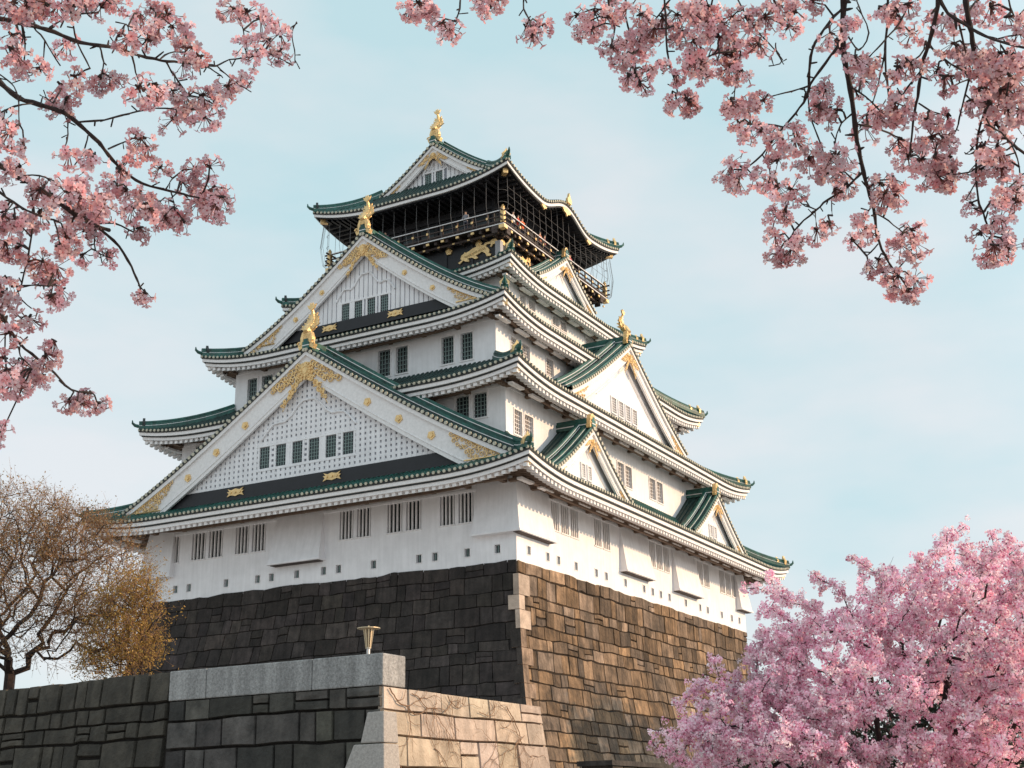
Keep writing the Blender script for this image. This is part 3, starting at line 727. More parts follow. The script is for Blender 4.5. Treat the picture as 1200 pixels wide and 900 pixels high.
TIGER = [(-1.62, -.62), (-1.45, -.75), (-1.1, -.5), (-.95, -.62), (-.62, -.72), (-.55, -.6), (-.72, -.42), (-.3, -.42), (.0, -.62), (.28, -.6), (.2, -.46), (.05, -.32), (.45, -.2), (.62, -.1), (.95, -.32), (1.1, -.62), (1.42, -.66), (1.5, -.5), (1.28, -.4), (1.35, -.12), (1.2, .12), (.98, .26), (1.1, .42), (1.4, .42), (1.52, .3), (1.42, .18), (1.5, .1), (1.66, .25), (1.6, .48), (1.35, .6), (1.0, .6), (.78, .42), (.4, .5), (.28, .62), (.2, .42), (-.2, .38), (-.55, .2), (-.85, .12), (-.98, .22), (-1.05, .08), (-1.3, -.05), (-1.38, -.3), (-1.25, -.45)]
def tiger(S, uc, zc, w_, sc_, flip=1):
    o = MB()
    o.prism([P(S, uc+flip*a*sc_*1.0, w_+.12, zc+c*sc_) for a, c in TIGER], [P(S, uc+flip*a*sc_, w_-.02, zc+c*sc_) for a, c in TIGER])
    core = [(-1.15, -.2), (-.8, -.25), (-.3, -.15), (.3, 0), (.9, .1), (1.05, -.05)]
    o.tube([P(S, uc+flip*a*sc_, w_+.06, zc+c*sc_) for a, c in core], [sc_*r for r in (.06, .12, .13, .11, .12, .06)], 8)
    return o.build('gold_tiger_relief', [GOLD], lob)
tiger('L', 8.75-CY, 24.0, LW, .85, flip=-1)
tiger('L', 17.9-CY, 23.95, LW, 1.0, flip=1)
tiger('R', 13.8-CX, 23.95, LH, .85, flip=1); tiger('R', 22.2-CX, 23.95, LH, .85, flip=-1)
def plate(S, u, z, w_, r=.14, n=8, sq=1.0):
    ring = [(r*math.cos(a*2*math.pi/n)*sq, r*math.sin(a*2*math.pi/n)) for a in range(n)]
    go_ = MB(); go_.prism([P(S, u+a, w_+.13, z+c) for a, c in ring], [P(S, u+a, w_-.02, z+c) for a, c in ring]); go_.build('gold_plate', [GOLD], lob)
for S in 'LR':
    L_, w_ = (LH, LW) if S == 'L' else (LW, LH)
    n = int(L_*2/1.25)
    for i in range(n+1):
        u = -L_+.35+i*(2*L_-.7)/n
        plate(S, u, 24.86, w_+.05, .11)
        if i % 2: plate(S, u, 24.55, w_, .30, 6, .9); plate(S, u, 24.55, w_+.06, .12)
        if i % 3 == 1: plate(S, u, 22.98, w_, .16, 6, 2.0)
    for u in (-L_+.35, L_-.35): plate(S, u, 24.45, w_, .22, 6, 1.4); plate(S, u, 23.1, w_, .26, 6, .9)
    # standing crane motif near the middle
    for u in (0,): 
        for dz, r, q in ((-.55, .10, 1), (-.3, .16, 1.6), (0, .24, 1.8), (.3, .14, 1.0)): plate(S, u, 24.0+dz, w_, r, 7, q)
# balcony floor, brackets, rail
bal = MB(); BX, BY = 8.1, 7.32
bal.hexa([(CX-BX, CY-BY, 25.1), (CX+BX, CY-BY, 25.1), (CX+BX, CY+BY, 25.1), (CX-BX, CY+BY, 25.1), (CX-BX, CY-BY, 25.28), (CX+BX, CY-BY, 25.28), (CX+BX, CY+BY, 25.28), (CX-BX, CY+BY, 25.28)])
for S in 'LRBK':
    L_, w_, wi = (BY, BX, LW) if S in 'LB' else (BX, BY, LH)
    n = int(2*L_/.9)
    for i in range(n+1):
        u = -L_+.1+i*(2*L_-.2)/n
        sbox(bal, S, u-.1, u+.1, wi, w_-.12, 24.86, 25.1); sbox(bal, S, u-.08, u+.08, wi, w_-.5, 24.62, 24.86)
    sbox(bal, S, -L_+.3, L_-.3, w_-.62, w_-.45, 24.70, 24.86)
bo_ = bal.build('balcony', [WOOD], castle)
rl = MB(); gc = MB(); wl = MB()
for S in 'LRBK':
    L_, w_ = (BY, BX) if S in 'LB' else (BX, BY)
    for z, h in ((25.36, .10), (25.72, .08), (26.12, .10)):
        sbox(rl, S, -L_-.35, L_+.35, w_-.12, w_-.02, z, z+h)
    sbox(wl, S, -L_-.1, L_+.1, w_-.015, w_+.01, 26.15, 26.21); sbox(wl, S, -L_, L_, w_-.0, w_+.02, 25.14, 25.2)
    n = int(2*L_/1.15)
    for i in range(n+1):
        u = -L_+.07+i*(2*L_-.14)/n
        sbox(rl, S, u-.05, u+.05, w_-.12, w_-.03, 25.28, 26.15)
        if S in 'LR':
            sbox(gc, S, u-.08, u+.08, w_-.03, w_+.02, 25.68, 25.84); sbox(gc, S, u-.12, u+.12, w_-.11, w_-.02, 24.9, 25.06)
            sbox(gc, S, u-.09+.55, u+.09+.55, w_-.52, w_-.43, 24.72, 24.84)
for sx, sy in ((-1, -1), (1, -1), (-1, 1)):
    x, y = CX+sx*(BX-.07), CY+sy*(BY-.07)
    gc.hexa([(x-.13, y-.13, 25.28), (x+.13, y-.13, 25.28), (x+.13, y+.13, 25.28), (x-.13, y+.13, 25.28), (x-.13, y-.13, 26.3), (x+.13, y-.13, 26.3), (x+.13, y+.13, 26.3), (x-.13, y+.13, 26.3)])
    gc.tube([(x, y, 26.3), (x, y, 26.42), (x, y, 26.6)], [.09, .15, .03], 8)
    gc.hexa([(x-.22, y-.22, 24.8), (x+.22, y-.22, 24.8), (x+.22, y+.22, 24.8), (x-.22, y+.22, 24.8), (x-.22, y-.22, 25.05), (x+.22, y-.22, 25.05), (x+.22, y+.22, 25.05), (x-.22, y+.22, 25.05)])
i0 = len(rl.v); rl.v += gc.v; rl.f += [tuple(q+i0 for q in f_) for f_ in gc.f]; rl.m += [1]*len(gc.f); rl.c += gc.c; rl.build('railing', [WOOD, GOLD], bo_); wl.build('railing_trim', [TRIM], bo_)
up = MB()
for S in 'LRBK':
    L_, w_ = (5.4, 6.1) if S in 'LB' else (6.1, 5.4)
    sbox(up, S, -L_, L_, w_-.2, w_, 25.2, 29.7, 0)
    n = int(2*L_/1.5)
    for i in range(n+1):
        u = -L_+i*2*L_/n; sbox(up, S, u-.1, u+.1, w_-.05, w_+.08, 25.28, 28.9, 0)
        if i < n: sbox(up, S, u+.25, u+2*L_/n-.25, w_+.004, w_+.03, 25.7, 27.3, 1)
    sbox(up, S, -L_, L_, w_-.02, w_+.14, 27.5, 27.7, 0)
up.build('lookout_upper_wall', [BLACK, GLASS], castle)
nt_ = MB(); NX, NY = 8.35, 7.55
for S in 'LRBK':
    L_, w_ = (NY, NX) if S in 'LB' else (NX, NY)
    n = int(2*L_/.98)
    for i in range(n+1):
        u = -L_+.45+i*(2*L_-.9)/n
        nt_.tube([P(S, u, w_, edge_z(5, S, u)-.34), P(S, u, w_+.05, 26.6), P(S, u, w_-.3, 25.2)], .016, 4)
    for z in (26.7, 27.3, 27.9) if S == 'R' else ():
        nt_.tube([P(S, -L_+.4, w_+.02, z), P(S, L_-.4, w_+.02, z)], .014, 4)
for z in (26.7, 27.6):
    for sx, sy in ((-1, -1), (1, -1), (-1, 1)):
        c = np.array([CX+sx*(NX-.45), CY+sy*(NY-.45), z])
        nt_.tube([c+[sx*.45*math.cos(a), sy*.45*math.sin(a), 0] for a in np.linspace(0, math.pi/2, 7)], .018, 4)
for sx, sy in ((-1, 1), (1, -1)):
    for a in np.linspace(0, math.pi/2, 5):
        x, y = CX+sx*(NX-.3+.5*math.cos(a)), CY+sy*(NY-.3+.5*math.sin(a))
        nt_.tube([(x, y, 28.4), (x+sx*.15, y+sy*.15, 26.6), (x, y, 25.3), (CX+sx*(NX-.6), CY+sy*(NY-.6), 24.6)], .012, 3)
nt_.build('safety_netting', [NET], castle)

# ---- visitors on the balcony
def person(loc, face, shirt, hair, label, arm=0):
    col = shirt
    v = [(0, 0, .93), (0, 0, 1.15), (0, 0, 1.36), (0, 0, 1.47), (0, .01, 1.60), (0, 0, 1.70),
         (.19, 0, 1.38), (.25, .05, 1.12), (.22, .26+.05*arm, 1.0+.05*arm), (-.19, 0, 1.38), (-.25, .05, 1.12), (-.22, .27, 1.0),
         (.10, 0, .88), (.11, .02, .48), (.11, -.02, .08), (.11, .12, .04), (-.10, 0, .88), (-.11, .03, .48), (-.11, 0, .08), (-.11, .14, .04)]
    rad = [.15, .135, .16, .055, .085, .075, .07, .045, .03, .07, .045, .03, .095, .06, .042, .035, .095, .06, .042, .035]
    ed = [(0, 1), (1, 2), (2, 3), (3, 4), (4, 5), (2, 6), (6, 7), (7, 8), (2, 9), (9, 10), (10, 11), (0, 12), (12, 13), (13, 14), (14, 15), (0, 16), (16, 17), (17, 18), (18, 19)]
    me = bpy.data.meshes.new('person'); me.from_pydata(v, ed, []); o = bpy.data.objects.new('person', me); sc.collection.objects.link(o)
    sk = o.modifiers.new('skin', 'SKIN'); me.skin_vertices.new() if not me.skin_vertices else None
    for i, r in enumerate(rad): me.skin_vertices[0].data[i].radius = (r, r*(.72 if i in (0, 1, 2) else 1))
    me.skin_vertices[0].data[0].use_root = True
    o.modifiers.new('sub', 'SUBSURF').levels = 1; o.modifiers['sub'].render_levels = 1
    dg = bpy.context.evaluated_depsgraph_get(); m2 = bpy.data.meshes.new_from_object(o.evaluated_get(dg)); o.modifiers.clear(); o.data = m2
    m2.materials.clear()
    for m_ in (mat('skin', (.55, .34, .25), .6), mat('cloth_%.2f_%.2f_%.2f' % col, col, .85), mat('dark_trousers', (.03, .035, .06), .9)): m2.materials.append(m_)
    for p in m2.polygons:
        z = p.center.z; r = abs(p.center.x)
        p.material_index = 0 if (z > 1.43 or p.center.y > .2 and .9 < z < 1.1) else (1 if z > .9 else 2); p.use_smooth = True
    h = MB()
    rows = []
    for i in range(6):
        a = i/5*math.pi/2; rr = .112*math.cos(a) if i < 5 else .004
        rows.append([(rr*math.cos(b)*.92, rr*math.sin(b)*1.05-.02, 1.655+.105*math.sin(a)-(.09 if (i == 0 and math.sin(b) < .3) else 0)) for b in np.linspace(0, 2*math.pi, 10, endpoint=False)])
    h.grid(rows, close=True); h.build('hair', [mat('hair_%.2f' % hair[0], hair, .6)], o, smooth=True)
    fc = MB()
    fc.tube([(0, .075, 1.635), (0, .115, 1.60), (0, .095, 1.585)], [.008, .014, .008], 5, 0)
    for sx in (-1, 1):
        fc.prism([(sx*.035+.012*math.cos(a), .098, 1.635+.008*math.sin(a)) for a in np.linspace(0, 2*math.pi, 6, endpoint=False)], [(sx*.035+.012*math.cos(a), .08, 1.635+.008*math.sin(a)) for a in np.linspace(0, 2*math.pi, 6, endpoint=False)], 1)
    fc.prism([(a, .1, 1.563+c) for a, c in ((-.022, 0), (0, -.006), (.022, 0), (0, .006))], [(a, .07, 1.563+c) for a, c in ((-.022, 0), (0, -.006), (.022, 0), (0, .006))], 1)
    fc.build('face', [MATS['skin'], mat('dark_eyes', (.03, .02, .02), .4)], o)
    o.location = loc; o.rotation_euler = (0, 0, face)
    return tag(o, label, 'person', 'visitors on the lookout balcony')
FR = math.pi      # face -Y
def rp(x): return (x, CY-BY+.42, 25.28)
person(rp(12.05), FR, (.62, .62, .66), (.03, .02, .02), 'person in a pale top at the sunlit balcony rail beside one in bright red')
person(rp(12.75), FR+.2, (.62, .05, .03), (.03, .02, .02), 'person in a bright red top at the sunlit balcony rail')
person(rp(13.35), FR-.2, (.70, .16, .06), (.05, .03, .02), 'person in an orange-red top at the sunlit rail next to the bright red one')
person(rp(16.0), FR, (.40, .16, .10), (.02, .02, .02), 'person in a rust brown top midway along the sunlit balcony rail')
person(rp(16.7), FR+.3, (.30, .10, .09), (.02, .02, .02), 'person in a dull maroon top beside the one in rust brown')
person(rp(20.8), FR, (.45, .08, .10), (.02, .02, .02), 'person in a crimson top at the far end of the sunlit balcony beyond the gable')
person((CX-BX+.42, 15.9, 25.28), math.pi/2, (.42, .15, .32), (.02, .02, .02), 'person in a magenta top at the shaded balcony rail')
person((CX-BX+.42, 9.2, 25.28), math.pi/2, (.25, .25, .28), (.02, .02, .02), 'person in a grey top at the shaded balcony rail above the gold tiger')

# ---------------------------------------------------------------- masonry
def masonry(mb, pos, S_len, T_len, ch, sw, seed, gap=.035, bulge=.10, tone=None, wob=.25, top=0.0):
    """pos(s,t) -> (point, outward normal); s along, t down.  Rows of uneven, slightly pillowed stones."""
    r = random.Random(seed)
    rows = [0.0]
    while rows[-1] < T_len: rows.append(rows[-1]+ch*r.uniform(.68, 1.4))
    nk = int(S_len/(.5*sw))+8; nv = [[r.uniform(-1, 1) for _ in range(nk)] for _ in rows]
    def bt(i, s):
        x = max(0, s)/(.5*sw)+.37*i; k_ = int(x); f_ = x-k_; v_ = nv[i][k_ % nk]*(1-f_)+nv[i][(k_+1) % nk]*f_
        x2 = max(0, s)/(2.7*sw)+.2*i; k2 = int(x2); f2 = x2-k2; f2 = f2*f2*(3-2*f2); v_ = .6*v_+.6*(nv[i][(k2+5) % nk]*(1-f2)+nv[i][(k2+6) % nk]*f2)
        if i == 0: return -top*max(0, .25+v_)
        return rows[i]+wob*ch*v_
    for i in range(len(rows)-1):
        s = -r.uniform(0, sw)*0
        while s < S_len-.05:
            wd_ = sw*r.choice((r.uniform(.55, .9), r.uniform(.8, 1.3), r.uniform(1.2, 2.0)))
            s2 = min(S_len, s+wd_)
            if S_len-s2 < sw*.4: s2 = S_len
            parts = [(0, 1)] if r.random() > .16 or (s2-s) > 1.4*sw else [(0, .5), (.5, 1)]
            la, lb = r.uniform(-.12, .12)*sw, r.uniform(-.12, .12)*sw
            for f0, f1 in parts:
                c = tone(r, (s+s2)/2, rows[i]) if tone else (1, 1, 1)
                off = r.uniform(-.3, .55)*bulge
                def q(a, b):
                    sa = s+(s2-s)*a
                    t0, t1 = bt(i, sa), bt(i+1, sa); tA = t0+(t1-t0)*f0; tB = t0+(t1-t0)*f1
                    return sa, tA+(tB-tA)*b
                g_ = []
                ga_ = min(.16, gap/(s2-s)); gb = min(.18, gap/(ch*(f1-f0)))
                fr = [(ga_, .0), (ga_*2.4, .75), (.5, 1.0), (1-ga_*2.4, .75), (1-ga_, .0)]
                fb = [(gb, .0), (gb*2.4, .75), (.5, 1.0), (1-gb*2.4, .75), (1-gb, .0)]
                for b, hb in fb:
                    row = []
                    for a, ha in fr:
                        sa, ta = q(a, b); p, n_ = pos(max(0, min(S_len, sa+(r.uniform(-.12, .12)*gap if .1 < a < .9 else 0))), ta)
                        h = bulge*min(ha, hb)+off*(1 if min(ha, hb) > 0 else 0)+r.uniform(-.1, .1)*bulge
                        if min(ha, hb) == 0: h = -.10
                        row.append(np.array(p)+np.array(n_)*h)
                    g_.append(row)
                mb.grid(g_, 0, c)
            s = s2
def tone_left(r, s, t):
    v = r.uniform(.45, 1.15)*(1.6 if r.random() < .08 else 1); return (v, v*r.uniform(.95, 1.02), v*r.uniform(.95, 1.1))
def tone_right(r, s, t):
    v = r.uniform(.45, 1.2)*(1.5 if r.random() < .1 else 1)*(.7 if r.random() < .15 else 1); k = r.random()**1.5; return (v, v*(.86+.16*k), v*(.66+.42*k))
def bat(z):            # outward batter of the keep's stone base below the wall foot
    d = -z
    return .004*d+.0150*max(0, d-1.0)**2.05*.9
def batN(z): return bat(min(0, z))+.25*max(0, -z)**1.1      # the far-left side spreads wider
sb = MB()
def posL(s, t):        # left face: from the near corner towards +y
    z = -t; b = bat(min(0, z)); L0 = 2*13.29+b+batN(z); f = s/26.58
    return (CX-18-b, -b+L0*f, z), (-.97, 0, .22)
def posR(s, t):
    z = -t; b = bat(min(0, z)); f = s/36.0
    return (-b+f*(36+b+bat(z)), -b, z), (0, -.97, .22)
masonry(sb, posL, 26.58, 15, .82, .92, 3, gap=.012, bulge=.05, tone=tone_left, wob=.12, top=.12)
left_st = sb
o_base = empty('stone_base', (18, 13.29, GZ)); o_base.matrix_world = Matrix.Identity(4)
tag(o_base, 'massive battered stone base with curved corners under the white castle tower', 'stone wall')
STONE_D = mat('dark_shade_stone', (.046, .037, .033), .9, attr=True, var=.55, vscale=1.6, bump=.05, bscale=7, streak=.35)  # darker copy of the base stone, left-face shade put into the colour
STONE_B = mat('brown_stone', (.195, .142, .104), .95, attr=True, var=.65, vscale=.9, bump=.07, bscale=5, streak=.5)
STONE_Q = mat('pale_corner_stone', (.50, .40, .33), .9, attr=True, var=.3, vscale=1.5, bump=.04, bscale=8)
JOINT = mat('dark_joint', (.02, .016, .014), 1)
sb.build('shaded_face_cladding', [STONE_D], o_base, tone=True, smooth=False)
sr = MB(); masonry(sr, posR, 36, 15, .80, 1.05, 8, gap=.02, bulge=.065, tone=tone_right, wob=.13, top=.12)
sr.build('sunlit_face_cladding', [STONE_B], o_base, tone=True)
bk = MB()
zs = [0, -2, -4, -6, -8, -10, -12, -15]
def rect(z): 
    b = bat(z)-.07; bn = batN(z)-.07; return [(-b, -b, z-.02), (36+b, -b, z-.02), (36+b, 26.58+bn, z-.02), (-b, 26.58+bn, z-.02)]
bk.grid([rect(z) for z in zs], 0, close=True); bk.face(rect(0))
bk.build('core', [JOINT], o_base)
# pale quoins alternating long and short
z = -.75; r = random.Random(2); i = 0
while z > -14.8:
    h = r.uniform(.75, 1.15); z1 = z-h; ll, rr_ = (.62, .6) if i % 2 else (.3, 1.2)
    ll *= r.uniform(.8, 1.15); c = r.uniform(.75, 1.1)
    qd = MB(); b0, b1 = bat(z)+.20, bat(z1+.03)+.20
    v0, v1 = z, z1+.03
    C0, C1 = np.array([-b0, -b0, v0]), np.array([-b1, -b1, v1])
    L0_, L1_ = np.array([-b0, -b0+ll, v0]), np.array([-b1, -b1+ll, v1]); R0_, R1_ = np.array([-b0+rr_, -b0, v0]), np.array([-b1+rr_, -b1, v1])
    I0, I1 = np.array([ll*.4, ll*.4, v0]), np.array([ll*.4, ll*.4, v1])
    cl = (c, c*.98, c*.97)
    dark_ = z < -3.2 and r.random() < .75
    low = z < -3.4; qd.face([C0, C1, L1_, L0_], 1 if low else 0, cl); qd.face([C0, R0_, R1_, C1], 2 if low else 0, (c*1.35, c*1.3, c*1.3) if low else cl)  # low quoins: shaded and sunlit sides put into the stone colours
    qd.face([C0, L0_, I0, R0_], 0, cl); qd.face([C1, R1_, I1, L1_], 0, cl)
    qd.face([L0_, L1_, L1_+[.3, 0, 0], L0_+[.3, 0, 0]], 0, cl); qd.face([R0_, R0_+[0, .3, 0], R1_+[0, .3, 0], R1_], 0, cl)
    z = z1; i += 1
    qd.build('corner_stone', [STONE_Q, STONE_D, STONE_B], o_base, tone=True)

# ---- foreground walls
XC, YC, ZT = -41.03, -19.63, -10.80
fw = empty('granite_retaining_wall', (XC, YC, GZ)); fw.matrix_world = Matrix.Identity(4)
tag(fw, 'retaining wall with a grey granite coping, one face of dark blocks, the other pale and vine-covered', 'stone wall')
a = MB()
def fL(s, t): z = ZT-t; b = .10*t; return (XC-b, YC-b*.9+.0+s, z), (-.99, 0, .1)
def tone_f(r, s, t):
    v = r.uniform(.45, 1.3)*(2.0 if r.random() < .14 else 1); return (v, v*r.uniform(.96, 1.05), v*r.uniform(.9, 1.08))
masonry(a, fL, 5.25, 3.6, .50, .66, 21, gap=.012, bulge=.045, tone=tone_f, wob=.07)
def fL2(s, t): z = ZT+.62-t-.012*s; b = .10*(t-.6); return (XC-b+.02, YC+5.28+s, z), (-.99, 0, .1)
def tone_f2(r, s, t):
    v = r.uniform(.5, 1.0); return (v*1.02, v*.98, v*.88)
masonry(a, fL2, 17, 4.2, .46, .52, 22, gap=.014, bulge=.06, tone=tone_f2, wob=.09, top=.03)
STONE_F = mat('dark_wall_blocks', (.070, .063, .056), .9, attr=True, var=.5, vscale=2.4, bump=.03, bscale=14, streak=.3)
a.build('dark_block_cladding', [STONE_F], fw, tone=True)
a = MB()
def fR(s, t): z = ZT-.0-t; b = .10*t; return (XC-b+s*(6.25+b*2.2)/6.25, YC-b*.9, z), (0, -.99, .1)
masonry(a, fR, 6.25, 3.8, .60, 1.1, 31, gap=.012, bulge=.035, tone=lambda r, s, t: ((lambda v: (v, v*r.uniform(.93, 1), v*r.uniform(.86, 1)))(r.uniform(.82, 1.08)) if r.random() > .04 else (.62, .43, .30)), wob=.05)
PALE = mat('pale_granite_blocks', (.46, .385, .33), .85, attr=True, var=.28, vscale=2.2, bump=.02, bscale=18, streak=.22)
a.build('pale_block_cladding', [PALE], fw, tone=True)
a = MB()
def R_(z0, z1, x0, x1, y0, y1, m=0, c=None): a.hexa([(x0, y0, z0), (x1, y0, z0), (x1, y1, z0), (x0, y1, z0), (x0, y0, z1), (x1, y0, z1), (x1, y1, z1), (x0, y1, z1)], m, c)
# core behind the blocks
a.hexa([(XC-.33, YC-.3, ZT-4.2), (XC+7.1, YC-.3, ZT-4.2), (XC+7.1, YC+22.3, ZT-4.2), (XC-.33, YC+22.3, ZT-4.2), (XC+.08, YC+.08, ZT-.03), (XC+6.2, YC+.08, ZT-.03), (XC+6.2, YC+22.3, ZT-.03), (XC+.08, YC+22.3, ZT-.03)])
R_(ZT-.1, ZT+.50, XC+.1, XC+.7, YC+5.4, YC+22.2)
a.build('core', [JOINT], fw)
a = MB()      # end return of the pale face
def fE(s, t): z = ZT-t; b = .10*t; return (XC+6.25+b*1.1, YC-b*.9+s, z), (.99, 0, .1)
masonry(a, fE, 6, 3.8, .62, 1.1, 33, gap=.01, bulge=.03, tone=lambda r, s, t: (.8, .72, .64), wob=.05)
a.build('end_block_cladding', [PALE], fw, tone=True)
GRAN = mat('grey_speckled_granite', (.29, .285, .285), .85, var=.38, vscale=22, bump=.016, bscale=45, streak=.35)
def bev(o, wdt=.022):
    m_ = o.modifiers.new('bevel', 'BEVEL'); m_.width = wdt; m_.segments = 2; m_.limit_method = 'ANGLE'
for y0, y1 in ((YC-.03, YC+1.62), (YC+1.635, YC+4.28), (YC+4.295, YC+5.27)):
    a = MB(); R_(ZT+.004, ZT+.60, XC-.03, XC+.74, y0, y1); o = a.build('coping_stone', [GRAN], fw); bev(o)
# big grey quoins at the foot of the near corner
for zt, zb, ly in ((-11.86+.0, -12.42, .62), (-12.44, -13.0, 1.7), (-11.28, -11.84, .30)):
    a = MB(); b0, b1 = .10*(ZT-zt)+.085, .10*(ZT-zb)+.085
    a.hexa([(XC-b1, YC-b1*.9-.012, zb), (XC+.3, YC-b1*.9-.012, zb), (XC+.3, YC+ly*1.1, zb), (XC-b1, YC+ly*1.15, zb), (XC-b0, YC-b0*.9-.012, zt), (XC+.3, YC-b0*.9-.012, zt), (XC+.3, YC+ly*.8, zt), (XC-b0, YC+ly*.8, zt)])
    o = a.build('corner_stone', [mat('pale_grey_quoin', (.36, .33, .31), .85, var=.25, vscale=20, bump=.01, bscale=50)], fw); bev(o)
# dry vines over the pale face
vn = MB(); r = random.Random(12)
def vine_run(s, t, ang, rr_, ln, depth=0):
    pts = []
    for j in range(ln):
        if not (.02 < s < 6.2 and .01 < t < 2.6): break
        p, n_ = fR(s, t); pts.append(np.array(p)+np.array(n_)*(.062+r.uniform(0, .012))); s += .06*math.cos(ang); t += .06*math.sin(ang); ang += r.uniform(-.38, .38)
        if depth < 3 and r.random() < .17: vine_run(s, t, ang+r.choice((-1, 1))*r.uniform(.5, 1.2), rr_*.6, int(ln*.55), depth+1)
    if len(pts) > 3: vn.tube(pts, [rr_*(1-.6*q/len(pts)) for q in range(len(pts))], 4)
for s0, t0, a0_, r0_, n0 in ((.15, .05, .75, .016, 34), (.9, .10, .35, .011, 40), (2.2, .05, 1.0, .012, 26), (3.4, .30, .3, .010, 32), (4.6, .12, 1.1, .014, 24), (5.2, .7, 2.6, .010, 34), (1.6, 1.1, .2, .010, 36), (3.0, 1.5, -.3, .009, 34), (.4, 1.4, .9, .012, 26), (4.2, 1.7, .4, .009, 24)): vine_run(s0, t0, a0_, r0_, n0)
vine = vn.build('dry_vine', [mat('dry_vine_stem', (.23, .13, .075), .9)]); tag(vine, 'leafless brown vine creeping over the pale blocks of the sunlit wall', 'vine')
# low dark wall at the foot of the base, right
a = MB()
q0, q1 = onto = px(676, 887, 36), px(860, 893, 36)
DX, DY = 14, 0
def fD(s, t): return (-26.2+s, -17.3, -11.78-t), (0, -1, 0)
masonry(a, fD, 16, 3.2, .5, .8, 41, gap=.02, bulge=.06, tone=tone_left, wob=.05)
R_(-14.8, -11.80, -26.2, -10.2, -17.22, -16.4)
R_(-11.80, -11.66, -26.3, -10.1, -17.42, -16.3)
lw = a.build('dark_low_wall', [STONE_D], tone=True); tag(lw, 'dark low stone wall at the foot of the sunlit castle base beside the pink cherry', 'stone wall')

# ---- garden light on the coping
gl = empty('garden_light', (XC+.33, YC+.56, ZT+.60)); tag(gl, 'garden light with flat disc cap and flared brass slats standing on the granite coping', 'garden light')
BR = mat('brass_slat', (.55, .45, .31), .45, metal=.6); ST = mat('grey_metal', (.55, .53, .52), .4, metal=.6)
a = MB(); a.tube([(0, 0, 0), (0, 0, .02)], .07, 16); a.tube([(0, 0, .02), (0, 0, .16)], .034, 12); a.build('pole', [ST], gl, smooth=False)
a = MB(); 
for q in range(10):
    an = q*2*math.pi/10; d = np.array([math.cos(an), math.sin(an), 0]); t_ = np.array([-math.sin(an), math.cos(an), 0])
    p0, p1 = d*.035+[0, 0, .15], d*.088+[0, 0, .52]
    a.hexa([p0-t_*.009, p0+t_*.009, p0+t_*.009+d*.018, p0-t_*.009+d*.018, p1-t_*.016, p1+t_*.016, p1+t_*.016+d*.018, p1-t_*.016+d*.018])
a.build('brass_slats', [BR], gl)
a = MB(); a.tube([(0, 0, .16), (0, 0, .52)], [.028, .07], 12); a.build('lamp_glass', [mat('frosted_glass', (.30, .24, .18), .3)], gl)
a = MB(); a.tube([(0, 0, .515), (0, 0, .53), (0, 0, .545), (0, 0, .56)], [.13, .225, .225, .06], 24); a.tube([(0, 0, .555), (0, 0, .59)], [.018, .008], 8); a.build('disc_cap', [BR], gl)
a = MB(); a.tube([(0, 0, .15), (0, 0, .175)], .052, 14); a.build('collar', [ST], gl)
# ---------------------------------------------------------------- trees
def grow(trunk, targets, seed, pull=.35, jit=.08, step=.35):
    """connect every target to the nearest point of the growing branch skeleton"""
    r = np.random.RandomState(seed); pos = []; par = []
    for i, p in enumerate(trunk): pos.append(np.array(p, float)); par.append(i-1)
    base = pos[-1]; dist = [0.0]*len(pos)
    T = sorted([np.array(t, float) for t in targets], key=lambda t: np.linalg.norm(t-base)+r.uniform(0, .5))
    A = np.zeros((40000, 3)); D = np.zeros(40000); n = len(pos)
    for i in range(n): A[i] = pos[i]
    for i in range(n): D[i] = 0 if i < len(trunk) else 0
    acc = 0
    for i in range(n-2, -1, -1): D[i] = D[i+1]+0.0
    par = list(par)
    for t in T:
        d = np.linalg.norm(A[:n]-t, axis=1)
        k = int(np.argmin(d+pull*D[:n]+(np.arange(n) < len(trunk)-2)*3))
        L_ = d[k]; m_ = max(1, int(L_/step)); cur = k; p0 = A[k].copy()
        bend = r.normal(0, 1, 3)*L_*jit
        for j in range(1, m_+1):
            f = j/m_; p = p0*(1-f)+t*f+bend*math.sin(math.pi*f)+(r.normal(0, 1, 3)*step*.10 if j < m_ else 0)
            A[n] = p; D[n] = D[cur]+np.linalg.norm(p-A[cur]); par.append(cur); cur = n; n += 1
    return A[:n].copy(), par
def skeleton_mesh(A, par, tip, expo, rmax, n_side=5, mb=None, m=0, trunkn=0):
    n = len(par); R2 = np.zeros(n); ch = [[] for _ in range(n)]
    for i in range(1, n):
        if par[i] >= 0: ch[par[i]].append(i)
    rad = np.zeros(n)
    for i in range(n-1, -1, -1):
        rad[i] = tip if not ch[i] else sum(rad[c]**expo for c in ch[i])**(1/expo)
    rad = np.minimum(rad, rmax)
    mb = mb or MB()
    done = set()
    for i in range(n):
        for c in ch[i]:
            if c in done: continue
            # start a chain at i through c, following the thickest child (only if i has a thicker continuation elsewhere or is root)
    starts = [(0, None)]
    stack = [(0, [])]
    chains = []
    todo = [0]; 
    def follow(first, prev):
        path = ([prev] if prev is not None else [])+[first]; cur = first
        while ch[cur]:
            b = max(ch[cur], key=lambda q: rad[q])
            for q in ch[cur]:
                if q != b: todo2.append((q, cur))
            cur = b; path.append(cur)
        return path
    todo2 = [(0, None)]
    while todo2:
        f, p = todo2.pop(); path = follow(f, p)
        if len(path) < 2: continue
        rr = [min(rad[q], rad[path[1]]) if k == 0 else rad[q] for k, q in enumerate(path)]
        big = max(rr) > tip*2.5
        mb.tube([A[q] for q in path], rr, n_side if big else 3, m, cap=False)
    return mb, rad, ch
